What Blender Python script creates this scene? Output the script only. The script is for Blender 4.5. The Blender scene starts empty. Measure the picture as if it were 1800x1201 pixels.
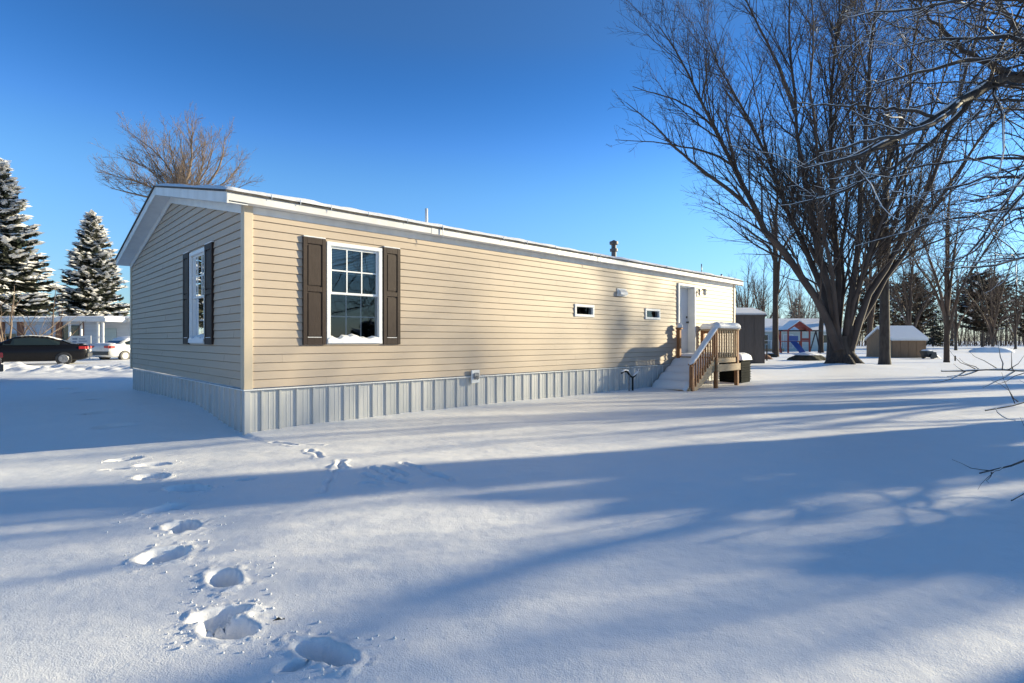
import bpy, math, random
import numpy as np
from mathutils import Vector
random.seed(7); RNG = np.random.default_rng(11)
S = bpy.context.scene
COL = S.collection
R = math.radians

# ------------------------------------------------------------ camera
CZ = 1.18
F = 957.0                      # focal length in pixels of the 1800 px wide photograph
cam_d = bpy.data.cameras.new('camera')
cam_d.lens = F / 1800 * 36; cam_d.sensor_width = 36
cam_d.clip_start = 0.05; cam_d.clip_end = 3000
cam_d.shift_y = -0.0014
cam = bpy.data.objects.new('camera', cam_d); COL.objects.link(cam)
cam.location = (0, 0, CZ); cam.rotation_euler = (R(90), 0, 0)
S.camera = cam

# ------------------------------------------------------------ sun + sky
SUN_AZ, SUN_EL = R(19.0), R(15.0)      # azimuth counted from +X towards +Y
sd = bpy.data.lights.new('sun', 'SUN'); sd.energy = 5.0; sd.angle = R(0.9); sd.color = (1.0, 0.87, 0.59)
sun = bpy.data.objects.new('sun', sd); COL.objects.link(sun)
sv = Vector((math.cos(SUN_EL)*math.cos(SUN_AZ), math.cos(SUN_EL)*math.sin(SUN_AZ), math.sin(SUN_EL)))
sun.rotation_euler = sv.to_track_quat('Z', 'Y').to_euler()
sun.location = (30, 20, 20)
W = bpy.data.worlds.new('World'); S.world = W; W.use_nodes = True
nt = W.node_tree; nt.nodes.clear()
sky = nt.nodes.new('ShaderNodeTexSky'); sky.sky_type = 'NISHITA'; sky.sun_disc = False
sky.sun_elevation = SUN_EL; sky.sun_rotation = R(90) - SUN_AZ
sky.altitude = 0; sky.air_density = 1.0; sky.dust_density = 0.0; sky.ozone_density = 6.0
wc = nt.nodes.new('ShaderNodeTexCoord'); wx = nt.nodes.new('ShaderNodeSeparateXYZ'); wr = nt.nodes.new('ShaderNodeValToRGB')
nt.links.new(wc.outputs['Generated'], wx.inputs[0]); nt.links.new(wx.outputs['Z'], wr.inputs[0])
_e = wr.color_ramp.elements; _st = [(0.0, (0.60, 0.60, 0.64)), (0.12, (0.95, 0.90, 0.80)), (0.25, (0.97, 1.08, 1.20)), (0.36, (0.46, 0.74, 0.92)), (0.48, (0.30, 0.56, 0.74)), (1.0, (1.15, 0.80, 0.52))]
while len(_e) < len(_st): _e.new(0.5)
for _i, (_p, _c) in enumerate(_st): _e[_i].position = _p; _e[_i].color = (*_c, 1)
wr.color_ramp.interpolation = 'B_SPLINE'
hs = nt.nodes.new('ShaderNodeMix'); hs.data_type = 'RGBA'; hs.blend_type = 'MULTIPLY'; hs.inputs[0].default_value = 1.0     # sky tinted by height; zenith above view warmed to tune shade colour on snow
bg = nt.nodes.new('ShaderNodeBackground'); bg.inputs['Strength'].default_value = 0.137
wo = nt.nodes.new('ShaderNodeOutputWorld')
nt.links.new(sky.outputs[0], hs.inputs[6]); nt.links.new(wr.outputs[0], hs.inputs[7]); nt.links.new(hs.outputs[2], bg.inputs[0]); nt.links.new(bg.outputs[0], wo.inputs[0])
S.view_settings.view_transform = 'Standard'; S.view_settings.look = 'None'
S.view_settings.exposure = 0.9; S.view_settings.gamma = 1.0

# ------------------------------------------------------------ materials
def mat(name, col, rough=0.6, col2=None, scale=8.0, bump=0.0, bscale=40.0, metal=0.0, spec=0.5, stretch=None, emit=None, detail=4.0, lo=0.35, hi=0.65):
    m = bpy.data.materials.new(name); m.use_nodes = True
    t = m.node_tree; b = t.nodes['Principled BSDF']
    b.inputs['Base Color'].default_value = (*col, 1); b.inputs['Roughness'].default_value = rough
    b.inputs['Metallic'].default_value = metal; b.inputs['Specular IOR Level'].default_value = spec
    co = t.nodes.new('ShaderNodeTexCoord'); src = co.outputs['Object']
    if stretch:
        mp = t.nodes.new('ShaderNodeMapping'); mp.inputs['Scale'].default_value = stretch
        t.links.new(src, mp.inputs['Vector']); src = mp.outputs[0]
    if col2 is not None:
        n = t.nodes.new('ShaderNodeTexNoise'); n.inputs['Scale'].default_value = scale; n.inputs['Detail'].default_value = detail
        t.links.new(src, n.inputs['Vector'])
        r = t.nodes.new('ShaderNodeValToRGB')
        r.color_ramp.elements[0].position = lo; r.color_ramp.elements[1].position = hi
        r.color_ramp.elements[0].color = (*col, 1); r.color_ramp.elements[1].color = (*col2, 1)
        t.links.new(n.outputs['Fac'], r.inputs[0]); t.links.new(r.outputs[0], b.inputs['Base Color'])
    if bump:
        n2 = t.nodes.new('ShaderNodeTexNoise'); n2.inputs['Scale'].default_value = bscale; n2.inputs['Detail'].default_value = 5
        t.links.new(src, n2.inputs['Vector'])
        bp = t.nodes.new('ShaderNodeBump'); bp.inputs['Strength'].default_value = 1.0; bp.inputs['Distance'].default_value = bump
        t.links.new(n2.outputs['Fac'], bp.inputs['Height']); t.links.new(bp.outputs[0], b.inputs['Normal'])
    return m

def snow_mat(name, scale=1.0):
    m = mat(name, (0.91, 0.90, 0.89), 0.55, (0.885, 0.885, 0.88), 3.0, 0.0)
    t = m.node_tree; b = t.nodes['Principled BSDF']
    b.inputs['Specular IOR Level'].default_value = 0.35
    co = t.nodes.new('ShaderNodeTexCoord')
    n1 = t.nodes.new('ShaderNodeTexNoise'); n1.inputs['Scale'].default_value = 9*scale; n1.inputs['Detail'].default_value = 6; n1.inputs['Roughness'].default_value = 0.6
    n2 = t.nodes.new('ShaderNodeTexNoise'); n2.inputs['Scale'].default_value = 160*scale; n2.inputs['Detail'].default_value = 3
    ad = t.nodes.new('ShaderNodeMath'); ad.operation = 'MULTIPLY_ADD'; ad.inputs[1].default_value = 0.34
    t.links.new(co.outputs['Object'], n1.inputs['Vector']); t.links.new(co.outputs['Object'], n2.inputs['Vector'])
    t.links.new(n2.outputs['Fac'], ad.inputs[0]); t.links.new(n1.outputs['Fac'], ad.inputs[2])
    bp = t.nodes.new('ShaderNodeBump'); bp.inputs['Strength'].default_value = 0.55; bp.inputs['Distance'].default_value = 0.013
    t.links.new(ad.outputs[0], bp.inputs['Height']); t.links.new(bp.outputs[0], b.inputs['Normal'])
    return m

def glass_mat(name, tint=(0.75, 0.8, 0.8), base=0.03):
    m = bpy.data.materials.new(name); m.use_nodes = True; t = m.node_tree; t.nodes.clear()
    o = t.nodes.new('ShaderNodeOutputMaterial'); mx = t.nodes.new('ShaderNodeMixShader')
    tr = t.nodes.new('ShaderNodeBsdfTransparent'); tr.inputs[0].default_value = (*tint, 1)
    gl = t.nodes.new('ShaderNodeBsdfGlossy'); gl.inputs['Roughness'].default_value = 0.01; gl.inputs[0].default_value = (0.95, 0.97, 1, 1)
    fr = t.nodes.new('ShaderNodeFresnel'); fr.inputs[0].default_value = 1.5
    a = t.nodes.new('ShaderNodeMath'); a.operation = 'ADD'; a.inputs[1].default_value = base; a.use_clamp = True
    co = t.nodes.new('ShaderNodeTexCoord'); n = t.nodes.new('ShaderNodeTexNoise'); n.inputs['Scale'].default_value = 3
    bp = t.nodes.new('ShaderNodeBump'); bp.inputs['Distance'].default_value = 0.0012; bp.inputs['Strength'].default_value = 0.3
    t.links.new(co.outputs['Object'], n.inputs['Vector']); t.links.new(n.outputs[0], bp.inputs['Height']); t.links.new(bp.outputs[0], gl.inputs['Normal'])
    t.links.new(fr.outputs[0], a.inputs[0]); t.links.new(a.outputs[0], mx.inputs[0])
    t.links.new(tr.outputs[0], mx.inputs[1]); t.links.new(gl.outputs[0], mx.inputs[2]); t.links.new(mx.outputs[0], o.inputs[0])
    return m

M = {}
M['snow'] = snow_mat('snow')
M['snow_soft'] = snow_mat('settled_snow', 1.6)
M['siding'] = mat('beige_vinyl', (0.49, 0.405, 0.315), 0.5, (0.53, 0.44, 0.345), 1.2, 0.0012, 30, stretch=(0.35, 0.35, 3.0), spec=0.15)
M['corner'] = mat('beige_trim', (0.62, 0.52, 0.38), 0.42, (0.57, 0.48, 0.35), 3)
M['white'] = mat('white_trim', (0.78, 0.78, 0.76), 0.38, (0.70, 0.70, 0.69), 5)
M['fascia'] = mat('white_fascia', (0.80, 0.78, 0.74), 0.40, (0.68, 0.66, 0.62), 4, stretch=(1, 1, 0.3))
M['vinyl_white'] = mat('window_vinyl', (0.82, 0.83, 0.82), 0.3)
M['skirt'] = mat('galvanised_skirting', (0.56, 0.56, 0.55), 0.36, (0.47, 0.48, 0.475), 4, 0.0008, 60, metal=0.15, stretch=(1, 1, 0.15))
M['shingle'] = mat('dark_shingle', (0.06, 0.055, 0.05), 0.9, (0.1, 0.09, 0.08), 20)
M['shutter'] = mat('brown_shutter', (0.036, 0.024, 0.019), 0.55, (0.047, 0.032, 0.026), 9, 0.001, 80, stretch=(6, 6, 1), spec=0.25)
M['glass'] = glass_mat('window_glass')
M['interior'] = mat('room_wall', (0.045, 0.05, 0.048), 0.9, (0.07, 0.075, 0.07), 2)
M['blind'] = mat('pale_blind', (0.70, 0.74, 0.70), 0.7)
M['screen'] = mat('insect_screen', (0.03, 0.032, 0.032), 0.8)
M['mesh'] = glass_mat('insect_mesh', (0.70, 0.70, 0.70), 0.0)
M['door'] = mat('white_door', (0.66, 0.68, 0.72), 0.4, (0.60, 0.62, 0.66), 3)
M['black'] = mat('black_metal', (0.015, 0.015, 0.016), 0.4, (0.03, 0.03, 0.03), 10)
M['ac'] = mat('dark_unit_metal', (0.010, 0.013, 0.012), 0.6, (0.014, 0.016, 0.015), 8, spec=0.03)
M['galv'] = mat('dull_steel', (0.34, 0.35, 0.36), 0.4, (0.2, 0.2, 0.21), 12, metal=0.6)
M['wood'] = mat('treated_pine', (0.38, 0.175, 0.065), 0.65, (0.25, 0.105, 0.042), 7, 0.002, 40, stretch=(3, 3, 0.8))
M['wood_l'] = mat('pale_pine', (0.50, 0.37, 0.22), 0.65, (0.40, 0.27, 0.15), 6, 0.002, 40, stretch=(0.8, 3, 3))
M['ice'] = mat('ice', (0.75, 0.78, 0.8), 0.12, spec=0.8)
M['bark'] = mat('grey_bark', (0.034, 0.027, 0.023), 0.9, (0.07, 0.057, 0.048), 3.0, 0.06, 7, stretch=(3, 3, 0.45))
M['twig'] = mat('maple_twig', (0.040, 0.029, 0.025), 0.8, (0.08, 0.06, 0.05), 1.2)
M['bark_dark'] = mat('dark_bark', (0.035, 0.028, 0.024), 0.85, (0.075, 0.062, 0.052), 5.0, 0.012, 16, stretch=(2, 2, 0.6))
M['twig_dark'] = mat('dark_twig', (0.032, 0.024, 0.020), 0.75, (0.07, 0.053, 0.042), 3)
M['twig_tan'] = mat('tan_twig', (0.25, 0.185, 0.135), 0.8, (0.17, 0.125, 0.095), 0.6)
M['twig_brown'] = mat('brown_twig', (0.12, 0.08, 0.058), 0.85, (0.07, 0.05, 0.038), 0.5)
M['bark_brown'] = mat('brown_bark', (0.085, 0.056, 0.038), 0.9, (0.05, 0.036, 0.028), 2.5, 0.015, 10, stretch=(3, 3, 0.6))
M['needle'] = mat('spruce_needle', (0.030, 0.045, 0.032), 0.8, (0.055, 0.055, 0.035), 0.8)
M['needle_brown'] = mat('pine_needle', (0.045, 0.042, 0.026), 0.85, (0.10, 0.062, 0.04), 0.5)

# ------------------------------------------------------------ tagging helpers
def tag(o, label=None, cat=None, group=None, kind=None):
    if label: o['label'] = label
    if cat: o['category'] = cat
    if group: o['group'] = group
    if kind: o['kind'] = kind
    return o
def thing(name, label, cat, loc=(0, 0, 0), rz=0.0, group=None):
    o = bpy.data.objects.new(name, None); COL.objects.link(o)
    o.location = loc; o.rotation_euler = (0, 0, rz); o.empty_display_size = 0.2
    return tag(o, label, cat, group)

class MB:
    def __init__(s): s.v = []; s.f = []
    def face(s, pts):
        n = len(s.v); s.v += [tuple(p) for p in pts]; s.f.append(tuple(range(n, n+len(pts)))); return s
    def box(s, a, b, bev=0.0):
        x0, y0, z0 = min(a[0], b[0]), min(a[1], b[1]), min(a[2], b[2]); x1, y1, z1 = max(a[0], b[0]), max(a[1], b[1]), max(a[2], b[2])
        n = len(s.v)
        if bev <= 0 or 2.2*bev > min(x1-x0, y1-y0, z1-z0):
            s.v += [(x0, y0, z0), (x1, y0, z0), (x1, y1, z0), (x0, y1, z0), (x0, y0, z1), (x1, y0, z1), (x1, y1, z1), (x0, y1, z1)]
            s.f += [tuple(n+i for i in q) for q in ((3, 2, 1, 0), (4, 5, 6, 7), (0, 1, 5, 4), (1, 2, 6, 5), (2, 3, 7, 6), (3, 0, 4, 7))]
            return s
        idx = {}
        for ax in range(3):
            for sx in (0, 1):
                for sy in (0, 1):
                    for sz in (0, 1):
                        c = [x1 if sx else x0, y1 if sy else y0, z1 if sz else z0]
                        sg = (sx, sy, sz)
                        for k in range(3):
                            if k != ax: c[k] += -bev if sg[k] else bev
                        idx[(ax, sx, sy, sz)] = len(s.v); s.v.append(tuple(c))
        def I(ax, *q): return idx[(ax,)+q]
        for ax in range(3):
            o1, o2 = [k for k in range(3) if k != ax]
            for sd_ in (0, 1):
                qs = []
                for (u, w) in ((0, 0), (1, 0), (1, 1), (0, 1)):
                    q = [0, 0, 0]; q[ax] = sd_; q[o1] = u; q[o2] = w; qs.append(I(ax, *q))
                s.f.append(tuple(qs))
        for ax in range(3):      # edges parallel to ax
            o1, o2 = [k for k in range(3) if k != ax]
            for u in (0, 1):
                for w in (0, 1):
                    q0 = [0, 0, 0]; q0[o1] = u; q0[o2] = w; q1 = list(q0); q1[ax] = 1
                    s.f.append((I(o1, *q0), I(o1, *q1), I(o2, *q1), I(o2, *q0)))
        for sx in (0, 1):
            for sy in (0, 1):
                for sz in (0, 1):
                    s.f.append((I(0, sx, sy, sz), I(1, sx, sy, sz), I(2, sx, sy, sz)))
        return s
    def bar(s, p, q, w, h=None, up=(0, 0, 1)):
        h = h or w; p = Vector(p); q = Vector(q); d = (q-p).normalized(); u = Vector(up)
        if abs(d.dot(u)) > 0.98: u = Vector((0, 1, 0))
        a = d.cross(u).normalized()*w/2; b = a.cross(d).normalized()*h/2; n = len(s.v)
        for c in (p, q):
            for (i, j) in ((-1, -1), (1, -1), (1, 1), (-1, 1)): s.v.append(tuple(c+a*i+b*j))
        s.f += [tuple(n+i for i in qq) for qq in ((0, 1, 2, 3), (7, 6, 5, 4), (0, 4, 5, 1), (1, 5, 6, 2), (2, 6, 7, 3), (3, 7, 4, 0))]
        return s
    def tube(s, pts, rad, n=10, cap=True):
        pts = [Vector(p) for p in pts]; rad = rad if hasattr(rad, '__len__') else [rad]*len(pts); base = len(s.v)
        a = None
        for i, p in enumerate(pts):
            d = (pts[min(i+1, len(pts)-1)]-pts[max(i-1, 0)]).normalized()
            if a is None: a = d.orthogonal().normalized()
            a = (a - d*a.dot(d)).normalized(); b = d.cross(a)
            for k in range(n):
                t = 2*math.pi*k/n; s.v.append(tuple(p+(a*math.cos(t)+b*math.sin(t))*rad[i]))
        for i in range(len(pts)-1):
            for k in range(n):
                s.f.append((base+i*n+k, base+i*n+(k+1) % n, base+(i+1)*n+(k+1) % n, base+(i+1)*n+k))
        if cap:
            s.f.append(tuple(base+k for k in range(n))[::-1]); s.f.append(tuple(base+(len(pts)-1)*n+k for k in range(n)))
        return s
    def prism(s, poly, off):
        """extrude a planar 3D polygon by vector off"""
        n = len(s.v); k = len(poly); o = Vector(off)
        s.v += [tuple(p) for p in poly] + [tuple(Vector(p)+o) for p in poly]
        s.f.append(tuple(range(n, n+k))); s.f.append(tuple(range(n+k, n+2*k))[::-1])
        for i in range(k): s.f.append((n+i, n+(i+1) % k, n+k+(i+1) % k, n+k+i))
        return s
    def build(s, name, m, parent=None, smooth=False, loc=None):
        me = bpy.data.meshes.new(name); me.from_pydata(s.v, [], s.f); me.validate()
        import bmesh
        bm = bmesh.new(); bm.from_mesh(me); bmesh.ops.recalc_face_normals(bm, faces=bm.faces); bm.to_mesh(me); bm.free()
        me.materials.append(m)
        if smooth: me.polygons.foreach_set('use_smooth', [True]*len(me.polygons))
        o = bpy.data.objects.new(name, me); COL.objects.link(o)
        if parent: o.parent = parent
        if loc: o.location = loc
        return o

def np_mesh(name, V, Fq, m, parent=None, smooth=False):
    me = bpy.data.meshes.new(name); V = np.asarray(V, np.float32); Fq = np.asarray(Fq, np.int32)
    k = Fq.shape[1]
    me.vertices.add(len(V)); me.vertices.foreach_set('co', V.ravel())
    me.loops.add(Fq.size); me.loops.foreach_set('vertex_index', Fq.ravel())
    me.polygons.add(len(Fq)); me.polygons.foreach_set('loop_start', np.arange(0, Fq.size, k, dtype=np.int32))
    me.polygons.foreach_set('loop_total', np.full(len(Fq), k, np.int32))
    if smooth: me.polygons.foreach_set('use_smooth', np.ones(len(Fq), bool))
    me.update(calc_edges=True); me.validate()
    me.materials.append(m)
    o = bpy.data.objects.new(name, me); COL.objects.link(o)
    if parent: o.parent = parent
    return o

# ------------------------------------------------------------ noise
def _h(ix, iy, seed):
    n = (ix.astype(np.int64)*374761393 + iy.astype(np.int64)*668265263 + seed*1274126177) & 0xffffffff
    n = ((n ^ (n >> 13))*1103515245) & 0xffffffff
    n = (n ^ (n >> 16)) & 0xffff
    return n/65535.0
def vnoise(x, y, seed=0):
    ix = np.floor(x); iy = np.floor(y); fx = x-ix; fy = y-iy
    fx = fx*fx*fx*(fx*(fx*6-15)+10); fy = fy*fy*fy*(fy*(fy*6-15)+10)
    a = _h(ix, iy, seed); b = _h(ix+1, iy, seed); c = _h(ix, iy+1, seed); d = _h(ix+1, iy+1, seed)
    return (a*(1-fx)+b*fx)*(1-fy)+(c*(1-fx)+d*fx)*fy
def fbm(x, y, seed=0, oct=4):
    s = 0; amp = 1; tot = 0
    for k in range(oct):
        s = s+amp*vnoise(x*2**k+k*17.3, y*2**k-k*9.1, seed+k); tot += amp; amp *= 0.5
    return s/tot*2-1

# ------------------------------------------------------------ frames
CX, CY = -3.375, 6.9                    # near corner of the home
HA = math.atan2(0.695, 0.719)           # direction of the long wall
ca, sa = math.cos(HA), math.sin(HA)
def H2W(s_, y_, z_=0.0): return (CX+s_*ca-y_*sa, CY+s_*sa+y_*ca, z_)
def PX(px, py, D): return ((px-900)/F*D, D, CZ+(598-py)/F*D)
def GP(px, py, z=0.0):
    D = (CZ-z)*F/(py-598.0); return ((px-900)/F*D, D)

def base_z(x, y):
    x = np.asarray(x, float); y = np.asarray(y, float)
    dx = x-CX; dy = y-CY
    hs_ = dx*ca+dy*sa; hy = -dx*sa+dy*ca       # home-local coordinates
    d = np.hypot(x, y)
    z = 0.035*fbm(x*0.16, y*0.16, 3, 2)*np.clip((d-2)/6, 0, 1)
    z = z + 0.016*fbm(x*0.55, y*0.8, 5, 3) + 0.008*fbm(x*2.2, y*2.8, 8, 3) + 0.0035*fbm(x*5+y*2, y*11-x*3, 9, 3)*np.clip(1-d/25, 0, 1)
    # drift lying against the gable side
    g = np.clip(hy/2.6, 0, 1); g = g*g*(3-2*g)
    out = np.exp(-np.clip(-hs_, 0, 99)**2/(2*1.4**2))*(hs_ < 0.4)
    z = z + 0.19*g*out*np.clip(1-(hy-3)/9, 0, 1)
    # little scoop in front of the corner and the lower ground left of it
    z = z - 0.10*np.exp(-(((x+6.0)/2.6)**2+((y-6.0)/1.2)**2))
    # foot of the long wall
    z = z + 0.03*np.exp(-(np.clip(-hy, 0, 9)/0.5)**2)*(hy < 0.2)*(hs_ > 0)*(hs_ < 14)
    # mound under the big maple
    z = z + 0.22*np.exp(-(((x-14.4)/1.7)**2+((y-24)/1.5)**2))
    z = z + 0.12*np.exp(-(((x-10.2)/1.5)**2+((y-8.3)/1.3)**2))
    # ploughed bank on the left
    rid = np.exp(-((y-20.2-0.4*np.sin(x*0.35))/1.1)**2)*(1/(1+np.exp((x+11)*1.5)))
    z = z + rid*(0.20+0.22*fbm(x*1.5, y*1.6, 21, 2)+0.10*np.abs(fbm(x*4.5, y*4.5, 25, 2)))
    z = z + 0.06*fbm(x*1.1, y*1.1, 33, 3)*np.exp(-((y-19)/3.0)**2)*(1/(1+np.exp((x+10)*1.5)))
    # gently rolling far ground
    z = z + 0.10*fbm(x*0.05, y*0.05, 40, 2)*np.clip((d-30)/40, 0, 1)
    return z
def gz(x, y): return float(base_z(np.array([x]), np.array([y]))[0])

# ------------------------------------------------------------ ground
def axis(parts):
    out = [parts[0][0]]
    for (a, b, st0, st1) in parts:
        x = a
        while x < b-1e-6:
            t = (x-a)/(b-a); st = st0+(st1-st0)*t; x = min(b, x+st); out.append(x)
    return np.array(out)
gx = axis([(-500, -60, 60, 4), (-60, -28, 3, 0.15), (-28, -8, 0.10, 0.07), (-8, -3.0, 0.12, 0.03), (-3.0, 0.0, 0.013, 0.013), (0.0, 8, 0.03, 0.12), (8, 60, 0.15, 3), (60, 500, 4, 60)])
gy = axis([(-60, 1.2, 12, 0.06), (1.2, 3.2, 0.012, 0.013), (3.2, 6.4, 0.016, 0.03), (6.4, 17, 0.04, 0.08), (17, 23, 0.08, 0.08), (23, 26, 0.1, 0.2), (26, 100, 0.3, 4), (100, 900, 6, 80)])
GX, GY = np.meshgrid(gx, gy)
Z = base_z(GX, GY)
prints = [  # px, py, half length, half width, rotation, depth
    (568, 1160, 0.17, 0.070, -0.55, 0.12), (515, 1186, 0.06, 0.035, 0.4, 0.04),
    (384, 1092, 0.12, 0.075, 0.5, 0.10), (402, 1118, 0.12, 0.09, -0.2, 0.13),
    (393, 1026, 0.15, 0.085, -0.75, 0.13), (284, 986, 0.13, 0.12, 0.6, 0.11),
    (320, 934, 0.12, 0.11, -0.3, 0.13), (292, 902, 0.14, 0.10, 0.8, 0.11), (328, 866, 0.17, 0.11, -0.1, 0.12),
    (266, 843, 0.15, 0.12, -0.3, 0.11), (270, 818, 0.16, 0.12, -0.2, 0.11), (219, 803, 0.15, 0.14, 0.2, 0.12), (205, 825, 0.10, 0.05, 0.1, 0.04),
    (430, 851, 0.09, 0.04, 0.6, 0.04), (312, 945, 0.05, 0.03, 0, 0.03),
    (180, 742, 0.22, 0.14, 0.3, 0.07), (160, 716, 0.22, 0.14, 0.1, 0.07), (205, 758, 0.22, 0.12, 0.5, 0.06), (140, 700, 0.22, 0.14, 0.1, 0.07), (120, 690, 0.22, 0.14, 0.1, 0.07)]
for k, (px, py, a, b, rot, dep) in enumerate(prints):
    x0, y0 = GP(px, py, -0.03); a *= 0.86; b *= 0.80; dep *= 0.80 if py > 950 else 1.0
    dx = GX-x0; dy = GY-y0; c, s_ = math.cos(rot), math.sin(rot)
    u = dx*c+dy*s_; w = -dx*s_+dy*c
    near = (np.abs(dx) < 0.7) & (np.abs(dy) < 0.7)
    r = np.sqrt((u/a)**2+(w/b)**2)
    r = r + near*(0.24*fbm(GX*6, GY*6, 60+k, 2)+0.09*fbm(GX*26, GY*26, 70+k, 2))
    hole = 1/(1+np.exp((r-1.0)*26))
    rim = np.exp(-((r-1.28)/0.20)**2)
    floor_n = 0.02*fbm(GX*14, GY*14, 80+k, 3)
    Z = Z - near*hole*(dep+floor_n) + near*rim*0.007*np.clip(dep/0.1, 0, 1)*(1+0.9*fbm(GX*22, GY*22, 90+k, 2))
    # crumbs thrown out around it
    if dep > 0.07:
        cr = np.exp(-((r-1.6)/0.5)**2)*np.clip(fbm(GX*32, GY*32, 120+k, 2)-0.18, 0, 1)
        Z = Z + near*cr*0.022
CRUMB = [(GP(px, py, -0.03), dep) for (px, py, a, b, rot, dep) in prints[:12] if dep > 0.08]
# thin trails in the crust
trails = [[(545, 792), (552, 798), (562, 808)], [(600, 812), (597, 822), (585, 832), (580, 848), (566, 868)],
          [(655, 825), (675, 838), (690, 842), (712, 852)], [(640, 836), (655, 842), (672, 846)], [(640, 852), (668, 854)],
          [(705, 818), (735, 826), (765, 836), (795, 847)], [(600, 822), (606, 826), (598, 820)], [(668, 824), (690, 829), (712, 838)],
          [(480, 775), (520, 782), (560, 783)], [(60, 742), (160, 739), (215, 735)], [(330, 730), (345, 722), (352, 716)]]
for k, tr in enumerate(trails):
    pts = [GP(px, py) for px, py in tr]
    for (p, q) in zip(pts[:-1], pts[1:]):
        ex, ey = q[0]-p[0], q[1]-p[1]; L2 = ex*ex+ey*ey+1e-9
        wob = 0.03*fbm(GX*7, GY*7, 200+k, 2)
        t = np.clip(((GX-p[0])*ex+(GY-p[1])*ey)/L2, 0, 1)
        dd = np.hypot(GX-p[0]-t*ex+wob, GY-p[1]-t*ey+wob)
        Z = Z - 0.028*np.exp(-(dd/0.022)**2)*(0.6+0.4*fbm(GX*12, GY*12, 230+k, 1)) + 0.008*np.exp(-((dd-0.05)/0.02)**2)
ny, nx = GX.shape
idx = np.arange(nx*ny).reshape(ny, nx)
Fq = np.stack([idx[:-1, :-1], idx[:-1, 1:], idx[1:, 1:], idx[1:, :-1]], -1).reshape(-1, 4)
g = np_mesh('ground', np.stack([GX, GY, Z], -1).reshape(-1, 3), Fq, M['snow'], None, True)
tag(g, 'snow covered yard with boot prints and soft tree shadows', kind='structure')

rc = np.random.default_rng(77); CV = []; CF = []
octa = np.array([(1, 0, 0), (0, 1, 0), (-1, 0, 0), (0, -1, 0), (0, 0, 1), (0, 0, -1)], float)
of_ = [(0, 1, 4), (1, 2, 4), (2, 3, 4), (3, 0, 4), (1, 0, 5), (2, 1, 5), (3, 2, 5), (0, 3, 5)]
for (cx_, cy_), dep in CRUMB:
    for _ in range(int(46*min(1.0, 2.6/cy_))+8):
        a_ = rc.random()*6.283; r_ = 0.10+abs(rc.normal())*0.09
        x_, y_ = cx_+math.cos(a_)*r_*1.3+0.03, cy_+math.sin(a_)*r_
        k_ = 0.0025+0.0065*rc.random()**2
        gy_i = min(len(gy)-1, int(np.searchsorted(gy, y_))); gx_i = min(len(gx)-1, int(np.searchsorted(gx, x_)))
        V_ = octa*(k_*(0.7+0.6*rc.random((6, 1))))+np.array([x_, y_, Z[gy_i, gx_i]+k_*0.4])
        CF += [(a+len(CV)*6, b+len(CV)*6, c+len(CV)*6) for a, b, c in of_]; CV.append(V_)
tag(np_mesh('snow_crumbs', np.concatenate(CV), CF, M['snow'], None, False), 'loose crumbs of snow kicked out around the boot prints', 'snow crumbs', kind='stuff')
# ------------------------------------------------------------ bare trees
def resample(pts, rad, K):
    P = np.array(pts, float); r = np.array(rad, float)
    d = np.r_[0, np.cumsum(np.linalg.norm(np.diff(P, axis=0), axis=1))]
    # smooth by catmull-like densify
    t = np.linspace(0, d[-1], K)
    Q = np.stack([np.interp(t, d, P[:, i]) for i in range(3)], -1)
    for _ in range(2):
        Q[1:-1] = 0.25*Q[:-2]+0.5*Q[1:-1]+0.25*Q[2:]
    return Q, np.interp(t, d, r)
def unit(v): return v/np.maximum(np.linalg.norm(v, axis=-1, keepdims=True), 1e-9)
def tubes(P, Rr, sides):
    """P (n,k,3), Rr (n,k) -> verts, quads"""
    n, k, _ = P.shape
    T = unit(np.gradient(P, axis=1))
    m = np.abs(unit(P[:, -1]-P[:, 0])); ref = np.zeros((n, 3)); ref[np.arange(n), np.argmin(m, 1)] = 1
    A = unit(np.cross(T, ref[:, None, :])); B = np.cross(T, A)
    th = np.arange(sides)*2*math.pi/sides
    V = P[:, :, None, :]+Rr[:, :, None, None]*(A[:, :, None, :]*np.cos(th)[None, None, :, None]+B[:, :, None, :]*np.sin(th)[None, None, :, None])
    id_ = np.arange(n*k*sides).reshape(n, k, sides); nx_ = np.roll(id_, -1, axis=2)
    Q = np.stack([id_[:, :-1], nx_[:, :-1], nx_[:, 1:], id_[:, 1:]], -1).reshape(-1, 4)
    return V.reshape(-1, 3), Q
class Net:
    def __init__(s): s.V = []; s.F = []; s.n = 0
    def add(s, P, Rr, sides):
        if len(P) == 0: return
        V, Q = tubes(P, Rr, sides); s.V.append(V); s.F.append(Q+s.n); s.n += len(V)
    def build(s, name, m, parent, smooth=True):
        if not s.V: return None
        return np_mesh(name, np.concatenate(s.V), np.concatenate(s.F), m, parent, smooth)
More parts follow.
